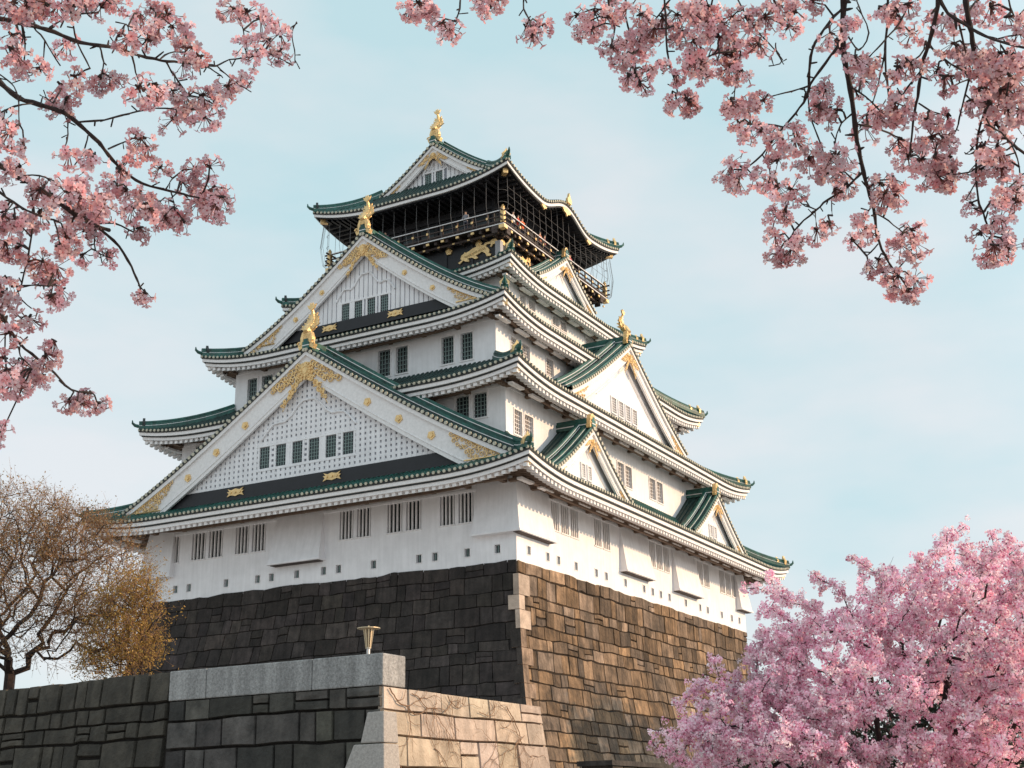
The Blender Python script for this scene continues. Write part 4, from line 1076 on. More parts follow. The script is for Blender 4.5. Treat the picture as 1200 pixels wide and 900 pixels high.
def cloud(blobs, n, seed):
    """sample n points in a union of ellipsoids (centre, (ra, rb, rc) along right/forward/up)"""
    r = np.random.RandomState(seed); vol = np.array([b[1][0]*b[1][1]*b[1][2] for b in blobs])**.8; vol /= vol.sum(); out = []
    RH = np.array([Rv[0], Rv[1], 0]); RH /= np.linalg.norm(RH); FH = np.array([-RH[1], RH[0], 0])
    while len(out) < n:
        b = blobs[r.choice(len(blobs), p=vol)]; q = r.normal(0, 1, 3); q /= np.linalg.norm(q); q *= r.uniform(.15, 1)**(1/2.2)
        out.append(np.array(b[0])+RH*q[0]*b[1][0]+FH*q[1]*b[1][1]+np.array([0, 0, 1])*q[2]*b[1][2])
    return out
def add_arrays(name, V, F, mi, mats, parent, tone=None, smooth=False):
    """V (n,3), F (m,k) equal-size faces"""
    me = bpy.data.meshes.new(name); k = F.shape[1]
    me.vertices.add(len(V)); me.vertices.foreach_set('co', V.astype(np.float32).ravel())
    me.loops.add(F.size); me.loops.foreach_set('vertex_index', F.astype(np.int32).ravel())
    me.polygons.add(len(F)); me.polygons.foreach_set('loop_start', np.arange(0, F.size, k, dtype=np.int32))
    try: me.polygons.foreach_set('loop_total', np.full(len(F), k, dtype=np.int32))
    except Exception: pass
    for m_ in mats: me.materials.append(m_)
    me.polygons.foreach_set('material_index', np.asarray(mi, dtype=np.int32))
    me.update(calc_edges=True)
    if tone is not None:
        at_ = me.color_attributes.new('tone', 'FLOAT_COLOR', 'CORNER')
        c = np.ones((len(F), k, 4), np.float32); c[:, :, :3] = tone[:, None, :]; at_.data.foreach_set('color', c.ravel())
    o = bpy.data.objects.new(name, me); sc.collection.objects.link(o); o.parent = parent; return o
def rotmats(n, r, zdir=None, spread=1.0):
    """random orientation frames whose third axis points along zdir (n,3)"""
    z = zdir if zdir is not None else r.normal(0, 1, (n, 3)); z = z/np.linalg.norm(z, axis=1, keepdims=True)
    a = r.normal(0, 1, (n, 3)); x = np.cross(a, z); x /= np.linalg.norm(x, axis=1, keepdims=True)+1e-9; y = np.cross(z, x)
    return np.stack([x, y, z], axis=2)       # columns
PINK_F = mat('cherry_petal', (.96, .67, .72), .6, attr=True, trans=.5, spec=.2)
PINK_T = mat('far_cherry_petal', (.98, .80, .86), .7, attr=True, trans=.36, spec=.2)
RED_C = mat('blossom_centre', (.36, .05, .06), .7)
CALYX = mat('blossom_stalk', (.20, .07, .06), .7)
BARK = mat('cherry_bark', (.030, .020, .020), .9, var=.4, vscale=20, bump=.004, bscale=60)
# one flower: five notched, cupped petals (2 quads each), centre star, calyx
def flower_template(full=True):
    V = []; F = []; M_ = []
    for k in range(5):
        a = k*2*math.pi/5; i = len(V)
        def pt(r, da, z): return (r*math.cos(a+da), r*math.sin(a+da), z)
        V += [pt(.10, 0, 0), pt(.62, -.60, .16), pt(1.0, -.30, .20), pt(.90, 0, .26), pt(1.0, .30, .20), pt(.62, .60, .16)]
        F += [(i, i+1, i+2, i+3), (i, i+3, i+4, i+5)]; M_ += [0, 0]
    i = len(V)
    for k in range(4): V.append((.21*math.cos(k*math.pi/2), .21*math.sin(k*math.pi/2), .09))
    F.append((i, i+1, i+2, i+3)); M_.append(1)
    i = len(V)
    for k in range(3):
        V.append((.15*math.cos(k*2.1), .15*math.sin(k*2.1), 0))
    for k in range(3): V.append((.09*math.cos(k*2.1), .09*math.sin(k*2.1), -.5))
    for k in range(3): F.append((i+k, i+(k+1) % 3, i+3+(k+1) % 3, i+3+k)); M_.append(2)
    return np.array(V), np.array(F), np.array(M_)
def make_blossoms(name, parent, centres, seed, per=20, rad=.062, fr=.0175, down=None):
    r = np.random.RandomState(seed); V0, F0, M0 = flower_template(); VV = []; FF = []; MM = []; TT = []; off = 0
    for (c, sc_) in centres:
        n = int(per*sc_**1.6*r.uniform(.8, 1.2)); d = r.normal(0, 1, (n, 3)); d /= np.linalg.norm(d, axis=1, keepdims=True)
        bias = r.normal(0, .5, 3); bias[2] -= .35; d += bias*.6; d /= np.linalg.norm(d, axis=1, keepdims=True)
        rr = rad*sc_*r.uniform(.62, 1.08, n)
        pos = c+d*rr[:, None]*np.array([1.12, 1.12, .95]); fd = d+r.normal(0, .35, (n, 3))
        Rm = rotmats(n, r, fd); s = fr*r.uniform(.82, 1.12, n)
        cup = r.uniform(.6, 2.4, n)
        T_ = V0[None]*np.stack([np.ones(n), np.ones(n), cup], 1)[:, None, :]
        T_ = T_*s[:, None, None]
        W = np.einsum('nij,nkj->nki', Rm, T_)+pos[:, None, :]
        VV.append(W.reshape(-1, 3)); FF.append((F0[None]+(off+np.arange(n)*len(V0))[:, None, None]).reshape(-1, 4)); MM.append(np.tile(M0, n))
        v = r.uniform(.78, 1.08, n); sat = r.uniform(.72, 1.12, n); cc = r.uniform(.70, 1.06)
        tn = np.stack([v*cc, v*sat*cc, v*sat*cc*r.uniform(.95, 1.05, n)], 1); TT.append(np.repeat(tn, len(F0), axis=0)); off += n*len(V0)
        # stalks as thin ribbons-in-cross from the spur
        for q in range(0, n):
            a_ = c+np.array([0, 0, .012]); b_ = pos[q]-Rm[q][:, 2]*fr*.5
            t_ = b_-a_; x = np.cross(t_, [0.3, .1, 1]); x = x/(np.linalg.norm(x)+1e-9)*.0011; y = np.cross(t_, x); y = y/(np.linalg.norm(y)+1e-9)*.0011
            VV.append(np.array([a_-x, a_+x, b_+x, b_-x, a_-y, a_+y, b_+y, b_-y])); FF.append(np.array([[off, off+1, off+2, off+3], [off+4, off+5, off+6, off+7]])); MM.append(np.array([2, 2])); TT.append(np.ones((2, 3))); off += 8
    return add_arrays(name, np.concatenate(VV), np.concatenate(FF), np.concatenate(MM), [PINK_F, RED_C, CALYX], parent, np.concatenate(TT))

# ---- overhanging cherry boughs close to the camera
def cA(x, y): return (x*.2921, y*.2922)
def cB(x, y): return (x/3, 230+y/3)
def cC(x, y): return (460+x/3, y/3)
def cD(x, y): return (800+x*.3888, y*.3889)
def bough(mb, r, cr, pts, w0, w1, d0, d1, spurs, tips, spur_r=.11):
    """pts in picture coordinates of a crop, w in picture pixels; gives a smooth 3-D limb at depths d0..d1 metres"""
    P_ = [cr(*p) for p in pts]; out_ = []; n = len(P_)
    path = []
    for i in range(n-1):
        a_, b_ = P_[i], P_[i+1]; m_ = 3
        p_1 = P_[i-1] if i else a_; p2 = P_[i+2] if i+2 < n else b_
        for j in range(m_):
            f = j/m_
            cr_ = [.5*((2*a_[k])+(-p_1[k]+b_[k])*f+(2*p_1[k]-5*a_[k]+4*b_[k]-p2[k])*f*f+(-p_1[k]+3*a_[k]-3*b_[k]+p2[k])*f**3) for k in (0, 1)]
            path.append(cr_)
    path.append(P_[-1])
    m_ = len(path); ph = r.uniform(0, 6.28); wpts = []; rad = []
    for i, (x, y) in enumerate(path):
        f = i/(m_-1); d = d0+(d1-d0)*f+.05*math.sin(ph+f*5)
        wpts.append(px(x+r.uniform(-.5, .5), y+r.uniform(-.5, .5), d)); rad.append(max(.0015, (w0+(w1-w0)*f)*.5*d/FPX*(1+.16*math.sin(i*2.1+ph))))
    mb.tube(wpts, rad, 6)
    # small spurs/buds along the limb
    for i in range(1, m_-1):
        if r.random() < .45:
            v = np.array([r.gauss(0, 1), r.gauss(0, 1), r.gauss(0, 1)]); v /= np.linalg.norm(v); L_ = r.uniform(.012, .035)
            mb.tube([wpts[i], wpts[i]+v*L_*.6, wpts[i]+v*L_], [rad[i]*.7, rad[i]*.45+.0012, .0022], 4)
    return wpts
def overhang(name, label, limbs, clusters, seed, trunk_path, trunk_r, d_mid, drop=.04):
    r = random.Random(seed); root = empty(name, tuple(trunk_path[0])); root.matrix_world = Matrix.Identity(4)
    tag(root, label, 'cherry tree'); mb = MB(); nodes = []
    for cr, pts, w0, w1, d0, d1 in limbs: nodes += bough(mb, r, cr, pts, w0, w1, d0, d1, None, None)
    mb.tube(trunk_path, trunk_r, 12)
    # carry the boughs that leave the picture on to the trunk's crotch
    NA = np.array(nodes); cs = []
    for cr, x, y, s in clusters:
        if r.random() < drop: continue
        X, Y = cr(x, y)
        # depth of the nearest limb node in direction
        dd = NA-CP; z = dd@Fv; sx = 600+FPX*(dd@Rv)/z; sy = 450-FPX*(dd@Uv)/z
        k = int(np.argmin((sx-X)**2+(sy-Y)**2)); dk = z[k]+r.uniform(-.12, .12)
        c = px(X, Y, dk); cs.append((c, s))
        c0 = c+np.array([0, 0, .01])
        mb.tube([NA[k], (NA[k]+c0)/2+np.array([r.uniform(-.01, .01), r.uniform(-.01, .01), .012]), c0], [.0035, .0028, .0026], 4)
        for q in range(3):
            v = np.array([r.gauss(0, 1), r.gauss(0, 1), r.gauss(0, 1)]); v /= np.linalg.norm(v); mb.tube([c0, c0+v*.014], [.005, .003], 4)
    mb.build('branches', [BARK], root)
    make_blossoms('blossoms', root, cs, seed, per=17, rad=.0405, fr=.0148)
    return root
A_ = cA; B_ = cB; C_ = cC; D_ = cD
limbsL = [
 (A_, [(-60, 62), (0, 75), (60, 88), (140, 105), (220, 130), (320, 170), (430, 185), (520, 210), (620, 237), (700, 248), (800, 258), (870, 264)], 6.5, 2.2, 3.7, 4.0),
 (A_, [(800, 258), (860, 265), (920, 240), (990, 230)], 2.2, 1.6, 3.95, 4.05), (A_, [(820, 262), (860, 285), (895, 312)], 2.0, 1.4, 3.95, 4.0),
 (A_, [(640, 240), (680, 212), (745, 208)], 2.2, 1.8, 3.9, 4.0), (A_, [(665, 245), (690, 290), (715, 325), (755, 382)], 2.5, 1.8, 3.9, 4.1),
 (A_, [(530, 215), (545, 290), (575, 365)], 2.5, 1.8, 3.85, 3.7), (A_, [(400, 185), (415, 250), (405, 310)], 2.3, 1.7, 3.8, 3.9),
 (A_, [(450, 188), (480, 130), (507, 98), (520, 135)], 2.2, 1.6, 3.8, 3.6), (A_, [(262, -40), (290, 80), (310, 170), (362, 275)], 2.6, 1.7, 3.5, 3.6),
 (A_, [(200, 110), (260, 75), (320, 55), (395, 50)], 2.5, 1.8, 3.75, 3.6), (A_, [(85, 95), (92, 150), (70, 215)], 2.2, 1.6, 3.7, 3.6),
 (A_, [(88, 95), (102, 180), (95, 270)], 2.2, 1.6, 3.7, 3.8), (A_, [(135, 108), (180, 165), (240, 262)], 2.2, 1.6, 3.72, 3.85), (A_, [(180, 165), (172, 265)], 1.8, 1.5, 3.76, 3.8),
 (A_, [(-40, 15), (20, 40), (72, 72), (120, 20), (150, -20)], 3, 2.5, 3.7, 3.6), (A_, [(535, 205), (590, 160), (622, 90)], 2.2, 1.7, 3.85, 4.0),
 (A_, [(-60, 290), (0, 330), (70, 390), (160, 420), (250, 450), (320, 500), (400, 575), (450, 640), (500, 690), (570, 735), (680, 765), (760, 785), (822, 800)], 7, 2.0, 3.9, 4.2),
 (A_, [(315, 490), (420, 480), (520, 455), (620, 435), (740, 440)], 2.6, 1.8, 4.0, 4.15), (A_, [(435, 598), (520, 560), (540, 555)], 2.2, 1.7, 4.05, 4.1),
 (A_, [(352, 545), (335, 610), (300, 660)], 2.0, 1.5, 4.0, 3.9), (A_, [(270, 470), (272, 540), (258, 610)], 2.0, 1.4, 3.98, 3.8), (A_, [(165, 420), (172, 388), (212, 412)], 1.8, 1.4, 3.95, 4),
 (A_, [(-30, 280), (30, 320), (68, 370), (78, 500)], 2.0, 1.5, 3.8, 3.7), (A_, [(-30, 470), (60, 425), (130, 415)], 2.6, 2, 3.85, 3.9), (A_, [(20, 440), (12, 490)], 2, 1.5, 3.85, 3.8),
 (A_, [(572, 738), (560, 820)], 2, 1.5, 4.1, 4.0), (A_, [(685, 765), (702, 830)], 2, 1.5, 4.15, 4.1), (A_, [(470, 672), (472, 745)], 2, 1.5, 4.08, 4.0), (A_, [(665, 760), (692, 715)], 2, 1.5, 4.15, 4.2),
 (A_, [(-60, 620), (0, 665), (80, 715), (170, 765), (240, 815), (300, 860), (360, 895), (440, 925)], 6, 4.2, 3.8, 4.1),
 (B_, [(230, 30), (330, 100), (400, 155), (450, 225), (480, 290), (495, 328)], 4.0, 2.2, 4.0, 4.3), (A_, [(75, 705), (160, 705), (220, 730), (262, 770)], 2.2, 1.6, 3.85, 3.7),
 (A_, [(245, 810), (320, 795), (405, 803)], 2.4, 1.8, 3.95, 4.0), (A_, [(125, 748), (135, 850)], 2.8, 2.6, 3.85, 3.85), (B_, [(115, -10), (115, 100), (95, 230), (70, 330)], 2.8, 2.0, 3.85, 3.9),
 (A_, [(-50, 740), (0, 772), (80, 830), (160, 865), (215, 882)], 3.6, 2.2, 3.75, 3.8), (B_, [(330, 98), (400, 95), (472, 128)], 2.8, 2.0, 4.1, 4.2), (B_, [(335, 115), (337, 190), (392, 218)], 2.2, 1.6, 4.1, 4.05),
 (B_, [(-60, 330), (0, 400), (30, 460), (70, 520), (130, 570), (190, 620), (250, 680), (320, 690)], 4.6, 2.4, 3.8, 4.1), (B_, [(40, 320), (110, 312), (168, 315)], 2.4, 1.8, 3.9, 3.9),
 (B_, [(70, 330), (60, 348), (110, 395)], 2, 1.5, 3.9, 3.95), (B_, [(-30, 370), (20, 375), (75, 430)], 2, 1.6, 3.8, 3.75), (B_, [(72, 522), (70, 560), (112, 600)], 1.8, 1.4, 3.9, 3.9), (B_, [(20, 445), (15, 560)], 2, 1.5, 3.85, 3.8),
 (A_, [(1190, 90), (1172, 135), (1182, 200), (1185, 250)], 1.6, 1.2, 4.1, 4.1), (A_, [(990, 230), (1080, 215), (1150, 250), (1172, 262)], 1.6, 1.2, 4.05, 4.1), (A_, [(1060, 218), (1100, 150), (1192, 95)], 1.4, 1.2, 4.05, 4.1),
 (A_, [(870, 264), (930, 320), (1010, 370)], 1.8, 1.3, 4.0, 4.05), (A_, [(990, 230), (975, 120), (950, 60)], 1.5, 1.2, 4.05, 4.1), (A_, [(395, 50), (440, -20)], 1.6, 1.4, 3.6, 3.6)]
clL = [(A_, x, y, s) for x, y, s in [
 (935, 45, 1.05), (990, 60, .95), (1045, 85, 1.05), (1125, 150, 1.1), (1120, 215, 1.0), (985, 185, .9), (1030, 235, 1.0), (1075, 170, .9), (915, 355, 1.0), (965, 320, .8), (995, 385, 1.1), (1062, 405, 1.15),
 (560, 65, 1.0), (610, 45, .9), (670, 70, 1.0), (690, 115, .9), (745, 140, 1.0), (770, 205, 1.05), (735, 265, .9), (800, 240, .8), (520, 160, 1.1), (590, 170, 1.0), (640, 120, .8), (555, 365, 1.05), (615, 350, 1.0), (600, 400, .8),
 (690, 375, .9), (745, 400, 1.05), (815, 395, 1.1), (860, 430, .8), (695, 490, 1.15), (820, 480, 1.1), (770, 445, .9), (400, 320, 1.1), (440, 320, .9), (405, 365, .9), (255, 300, 1.1), (300, 320, .9), (240, 350, .8), (265, 185, .9), (300, 200, .7),
 (60, 230, 1.0), (35, 200, .7), (95, 280, .8), (160, 285, .8), (45, 150, .7), (230, 40, 1.2), (180, 25, 1.1), (110, 30, 1.1), (50, 25, 1.2), (290, 25, .9), (340, 95, .85), (340, 20, 1.0), (400, 30, .9), (460, 25, 1.0), (60, 10, 1), (150, 60, .9),
 (40, 540, 1.25), (95, 500, 1.1), (140, 490, .9), (20, 500, 1.0), (75, 560, .9), (95, 600, .6), (270, 400, .8), (250, 450, .9), (210, 440, .8), (570, 560, 1.0), (590, 600, .9), (500, 600, .8), (520, 640, .7), (380, 640, 1.0), (420, 690, .9), (275, 630, .9), (320, 660, .8), (480, 690, .7),
 (640, 685, .8), (780, 690, 1.15), (840, 680, 1.0), (730, 740, .9), (860, 760, 1.1), (820, 830, 1.25), (890, 800, 1.0), (700, 860, 1.1), (660, 880, .9), (560, 810, 1.1), (530, 850, .9), (600, 850, .7), (440, 745, 1.0), (455, 800, 1.0), (420, 840, 1.0), (510, 770, .8),
 (300, 730, 1.0), (270, 770, 1.1), (200, 790, 1.1), (160, 770, 1.0), (310, 800, 1.0), (280, 850, .9), (30, 690, 1.0), (80, 680, .9), (20, 860, 1.1), (60, 890, .8), (340, 870, .8)]]
clL += [(B_, x, y, s) for x, y, s in [
 (40, 120, 1.2), (90, 100, 1.0), (20, 170, 1.2), (60, 190, 1.1), (10, 80, .9), (140, 60, 1), (180, 130, 1.2), (230, 150, 1.1), (300, 130, 1.0), (280, 60, 1.1), (250, 100, 1), (210, 185, .8), (345, 150, .7), (290, 215, .9), (380, 220, .85), (400, 40, 1.1), (350, 60, .9), (370, 20, 1),
 (500, 40, 1.0), (560, 30, .9), (470, 10, .9), (595, 60, 1.1), (640, 90, 1.0), (700, 30, 1.2), (760, 40, 1.2), (740, -10, 1.1), (490, 120, 1.0), (500, 160, .9), (480, 170, .7), (150, 240, 1.1), (200, 260, 1.2), (190, 310, 1.1), (150, 330, 1.0), (215, 340, .9), (180, 360, .8), (120, 240, .8),
 (20, 300, 1.1), (20, 350, 1.1), (80, 380, 1.0), (100, 440, 1.0), (50, 420, .9), (10, 440, 1.2), (30, 490, 1.1), (130, 500, .8), (190, 520, .85), (160, 570, 1.0), (60, 600, 1.1), (20, 620, 1.1), (110, 620, 1.0), (150, 650, .9), (40, 670, 1.2), (70, 680, .9), (10, 580, 1.0),
 (240, 730, .9), (290, 735, 1.0), (340, 735, .9), (310, 705, .7), (500, 380, 1.0), (510, 350, .8), (540, 360, .8), (480, 350, .7), (5, 790, 1.1), (5, 840, 1.0), (-20, 800, 1.2)]]
tL = px(-900, 900, 4.2)
overhang('cherry_tree', 'cherry tree whose thin dark boughs with pink blossom reach in from the top left corner', limbsL, clL, 11,
         [np.array([tL[0], tL[1], GZ]), tL+[0, 0, .3], px(-560, 620, 4.2), px(-420, 420, 4.0), px(-200, 200, 3.9), px(-18, 100, 3.8)], [.19, .16, .12, .07, .04, .009], 4, drop=.16)
limbsR = [
 (D_, [(488, -60), (487, 0), (483, 100), (488, 180), (505, 270), (520, 380), (530, 450), (545, 520), (565, 590), (580, 650), (585, 710), (610, 770), (640, 820)], 8, 2.4, 3.6, 4.3),
 (D_, [(485, 20), (440, 70), (400, 130), (383, 190), (380, 250), (378, 285)], 3.6, 3.0, 3.7, 3.9), (D_, [(480, 125), (430, 190), (385, 255), (372, 295), (340, 340), (285, 405), (240, 465), (185, 512)], 3.8, 2.0, 3.7, 4.1),
 (D_, [(378, 260), (330, 275), (265, 290)], 2.3, 1.7, 3.9, 4.0), (D_, [(378, 290), (388, 360), (415, 430), (430, 475)], 2.2, 1.6, 3.9, 3.8), (D_, [(310, 385), (260, 375), (205, 375)], 2.2, 1.6, 4.0, 4.1), (D_, [(240, 465), (262, 510), (268, 545)], 1.8, 1.5, 4.05, 4.1),
 (D_, [(505, 262), (550, 290), (600, 340), (650, 380)], 2.4, 1.7, 3.8, 3.9), (D_, [(525, 375), (580, 385), (640, 410), (690, 435)], 2.6, 1.8, 3.9, 4.0), (D_, [(515, 340), (480, 370), (460, 420), (462, 470)], 2.2, 1.6, 3.85, 3.8),
 (D_, [(542, 518), (500, 560), (440, 600), (400, 635), (350, 680), (320, 720)], 3.0, 1.9, 4.0, 4.2), (D_, [(405, 632), (370, 620), (340, 600)], 1.8, 1.5, 4.1, 4.1), (D_, [(450, 595), (450, 650)], 1.6, 1.3, 4.1, 4.0), (D_, [(400, 640), (405, 690)], 1.6, 1.3, 4.15, 4.1),
 (D_, [(578, 640), (620, 665), (662, 700)], 2, 1.6, 4.15, 4.2), (D_, [(570, 620), (540, 670)], 2, 1.5, 4.1, 4.0), (D_, [(590, 735), (555, 770)], 2, 1.5, 4.2, 4.2),
 (D_, [(620, -50), (618, 60), (610, 150), (615, 240), (625, 330), (620, 380)], 3.4, 2, 3.9, 4.1), (D_, [(700, -40), (660, 60), (600, 130), (565, 170)], 2.6, 1.8, 3.8, 3.9), (D_, [(612, 150), (590, 250), (570, 320)], 2.2, 1.6, 3.95, 4.0), (D_, [(500, 110), (530, 150), (560, 100), (530, 20), (525, -20)], 2, 1.7, 3.8, 3.9),
 (D_, [(775, -60), (768, 20), (745, 120), (720, 200), (708, 290), (695, 370), (685, 470)], 6.5, 2.2, 3.5, 3.9), (D_, [(742, 135), (790, 180), (850, 215), (900, 235)], 3.0, 2.2, 3.6, 3.7), (D_, [(710, 310), (750, 335), (800, 350)], 2.2, 1.6, 3.75, 3.8), (D_, [(715, 215), (660, 290), (640, 350)], 2.2, 1.6, 3.7, 3.8),
 (D_, [(735, 140), (700, 180), (640, 190)], 2.2, 1.6, 3.6, 3.7), (D_, [(868, 225), (840, 330), (825, 390), (785, 420)], 2.4, 1.7, 3.7, 3.8),
 (D_, [(850, -60), (858, 40), (870, 100), (885, 180), (910, 250), (925, 320), (950, 380), (990, 430), (1040, 470)], 7, 3, 3.4, 3.7), (D_, [(760, -30), (800, 40), (870, 85), (940, 120), (1060, 150)], 5, 3, 3.4, 3.3), (D_, [(920, 320), (890, 400), (885, 500), (890, 600), (905, 640), (930, 710)], 3.2, 2.0, 3.6, 3.9),
 (D_, [(885, 505), (860, 520), (810, 525)], 2, 1.5, 3.7, 3.7), (D_, [(888, 450), (865, 465), (850, 460)], 1.6, 1.3, 3.65, 3.7), (D_, [(885, 545), (855, 600)], 1.8, 1.4, 3.75, 3.8), (D_, [(830, 60), (855, 170), (870, 230), (835, 250), (775, 285)], 2.4, 1.6, 3.5, 3.6),
 (D_, [(960, 135), (985, 200), (975, 300), (970, 345)], 2.6, 1.8, 3.4, 3.5), (D_, [(990, 430), (1010, 480), (1020, 545)], 2.2, 1.7, 3.6, 3.6), (D_, [(1060, 95), (980, 110), (940, 120)], 2, 2, 3.4, 3.4), (D_, [(980, -20), (1000, 50), (1040, 20)], 2, 2, 3.4, 3.4),
 (D_, [(915, 375), (960, 400), (1010, 450)], 2.5, 2, 3.6, 3.6), (D_, [(900, 235), (940, 290), (960, 280)], 2, 1.6, 3.6, 3.6),
 (C_, [(955, -40), (960, 60), (965, 180), (985, 260), (1003, 330)], 2.6, 1.8, 4.0, 4.1), (C_, [(755, -40), (765, 40), (782, 100)], 2.8, 2.2, 4.2, 4.2), (C_, [(820, -30), (820, 60), (845, 160), (855, 240)], 2.4, 1.8, 4.2, 4.2), (C_, [(975, 0), (930, 60), (905, 100)], 2.4, 1.8, 4.1, 4.1),
 (C_, [(1190, 182), (1130, 190), (1085, 218)], 2.4, 1.8, 4.0, 4.1), (C_, [(1130, -30), (1115, 50), (1100, 80)], 2.4, 1.8, 4.1, 4.1), (C_, [(240, -30), (235, 30), (222, 75)], 2.4, 1.8, 4.2, 4.2), (C_, [(462, -30), (462, 30), (485, 75)], 2.4, 1.8, 4.2, 4.2), (C_, [(80, -40), (100, 20)], 2, 1.6, 4.2, 4.2), (C_, [(300, -40), (330, 10)], 2, 1.6, 4.2, 4.2),
 (D_, [(60, 180), (110, 158), (175, 155)], 2.2, 1.6, 4.0, 4.1), (D_, [(150, -30), (200, 60), (240, 110), (300, 180), (260, 200)], 2.2, 1.4, 4.0, 4.0), (D_, [(270, -30), (290, 40), (330, 80)], 2, 1.6, 4, 4), (D_, [(280, 130), (285, 160), (305, 195)], 1.5, 1.2, 4, 4), (D_, [(175, 155), (160, 250), (155, 300)], 1.8, 1.4, 4.05, 4.1), (D_, [(60, -30), (90, 60)], 2, 1.6, 4.1, 4.1)]
clR = [(C_, x, y, s) for x, y, s in [
 (90, 20, 1.1), (60, 40, .9), (120, 60, 1.1), (140, 30, .9), (200, 105, 1.0), (240, 110, .95), (175, 90, .8), (300, 10, .9), (345, 25, 1.0), (370, 5, .8), (470, 105, 1.0), (520, 95, .95), (495, 130, .8), (540, 80, .7),
 (680, 90, 1.15), (650, 60, .8), (710, 50, 1.0), (700, 110, .9), (750, 70, 1.0), (790, 130, 1.2), (770, 170, 1.0), (830, 150, 1.0), (810, 210, 1.0), (850, 270, 1.0), (890, 260, .9), (870, 300, .9), (830, 280, .7), (880, 120, 1.1), (920, 110, 1.0), (950, 70, 1.0), (870, 60, .9), (900, 180, .9),
 (940, 235, .7), (1000, 270, .7), (1000, 370, 1.0), (1040, 365, .9), (980, 350, .6), (1070, 230, 1.0), (1095, 250, .9), (1050, 210, .9), (1060, 150, 1.0), (1020, 120, 1.1), (1000, 60, 1.1), (1060, 50, 1.2), (1110, 40, 1.0), (1110, 110, 1.0), (1160, 90, 1.1), (1170, 200, 1.0), (1190, 140, 1.0), (1190, 250, .9), (1185, 370, 1.1), (830, 30, 1), (780, 20, .9)]]
clR += [(D_, x, y, s) for x, y, s in [
 (20, 50, 1.2), (70, 80, 1.1), (50, 20, 1.0), (110, 120, 1.1), (40, 200, 1.0), (60, 225, .8), (150, 60, 1.2), (200, 100, 1.3), (190, 60, 1.0), (250, 60, 1.2), (230, 140, 1.0), (290, 30, 1.1), (320, 90, .9), (340, 40, 1.0), (390, 15, 1.0), (180, 220, 1.1), (140, 210, .8), (150, 170, .9), (15, 310, .9),
 (150, 320, 1.0), (200, 330, 1.1), (245, 310, .8), (200, 395, 1.1), (170, 380, .8), (240, 400, .8), (300, 420, 1.2), (340, 430, 1.1), (340, 390, .8), (290, 490, .9), (150, 500, 1.1), (130, 545, 1.0), (170, 555, .9), (215, 540, .8), (290, 570, 1.1), (330, 580, 1.1), (260, 560, .9), (285, 660, 1.1), (310, 640, .8), (280, 720, 1.0), (290, 770, 1.1), (330, 760, 1.1), (345, 730, .8),
 (405, 705, .8), (445, 680, .6), (430, 280, 1.0), (440, 340, 1.1), (410, 330, .9), (470, 340, .8), (445, 110, 1.0), (460, 130, .8), (510, 80, .8), (540, 200, 1.2), (545, 250, 1.0), (520, 180, .9), (560, 350, 1.0), (550, 390, 1.1), (590, 350, .8), (380, 490, 1.0), (400, 470, .8), (450, 480, 1.1), (490, 470, 1.0), (480, 520, 1.0), (440, 530, .9), (500, 570, .9), (460, 580, .6),
 (610, 590, 1.2), (650, 590, 1.1), (600, 560, .9), (640, 550, .8), (520, 680, 1.0), (510, 730, .8), (560, 700, .8), (530, 780, 1.1), (560, 800, 1.0), (590, 790, .8), (690, 700, 1.1), (700, 740, 1.1), (660, 750, 1.1), (690, 780, .8), (650, 840, 1.2), (700, 850, 1.1), (640, 870, .9), (680, 880, .9), (610, 830, .9),
 (650, 430, 1.0), (680, 480, 1.2), (650, 510, 1.1), (720, 490, 1.1), (750, 420, 1.2), (790, 430, 1.1), (760, 480, 1.2), (800, 480, .9), (770, 540, 1.2), (810, 540, 1.0), (740, 540, .9), (640, 320, 1.1), (660, 300, .9), (660, 350, .9), (650, 210, 1.0), (690, 200, .8), (620, 230, .8), (690, 110, .9), (650, 40, 1.0), (600, 30, 1.0), (680, 20, .9), (640, 60, .8), (780, 60, 1.0), (800, 70, .7),
 (790, 240, 1.0), (770, 220, .8), (820, 140, 1.0), (850, 160, .9), (870, 190, 1.0), (920, 180, 1.2), (950, 200, 1.3), (930, 240, 1.2), (980, 230, 1.2), (890, 280, 1.2), (960, 280, 1.1), (1010, 250, 1.1), (870, 310, .9), (930, 320, .9), (960, 170, 1.0), (1010, 180, 1.0), (980, 340, 1.1), (940, 380, 1.0), (1000, 380, 1.0), (920, 420, 1.0), (950, 450, 1.1), (910, 450, .8), (1020, 340, 1),
 (930, 500, 1.1), (960, 510, .8), (900, 520, .8), (840, 610, 1.0), (870, 620, .8), (980, 580, 1.1), (1010, 570, 1.0), (960, 610, .9), (1000, 620, .9), (900, 710, .8), (940, 750, 1.2), (970, 720, 1.1), (920, 770, .9), (985, 760, 1.0), (960, 670, .9), (890, 20, 1.0), (930, 30, .9), (1010, 90, 1.0), (980, 60, .7), (800, 350, .8), (740, 370, .8), (700, 380, .7)]]
tR = px(2100, 1000, 4.6)
tp_ = [np.array([tR[0], tR[1], GZ]), tR+[0, 0, .2], px(1900, 500, 4.2), px(1700, 0, 3.8), px(1500, -160, 3.7), px(1330, -190, 3.6), px(1150, -170, 3.6), px(1000, -130, 3.7), px(820, -110, 3.9), px(640, -90, 4.1), px(480, -70, 4.2)]
overhang('cherry_tree', 'cherry tree whose drooping dark boughs laden with pink blossom hang down from the top right', limbsR, clR, 13, tp_, [.2, .17, .13, .09, .06, .045, .036, .028, .02, .012, .006], 4)

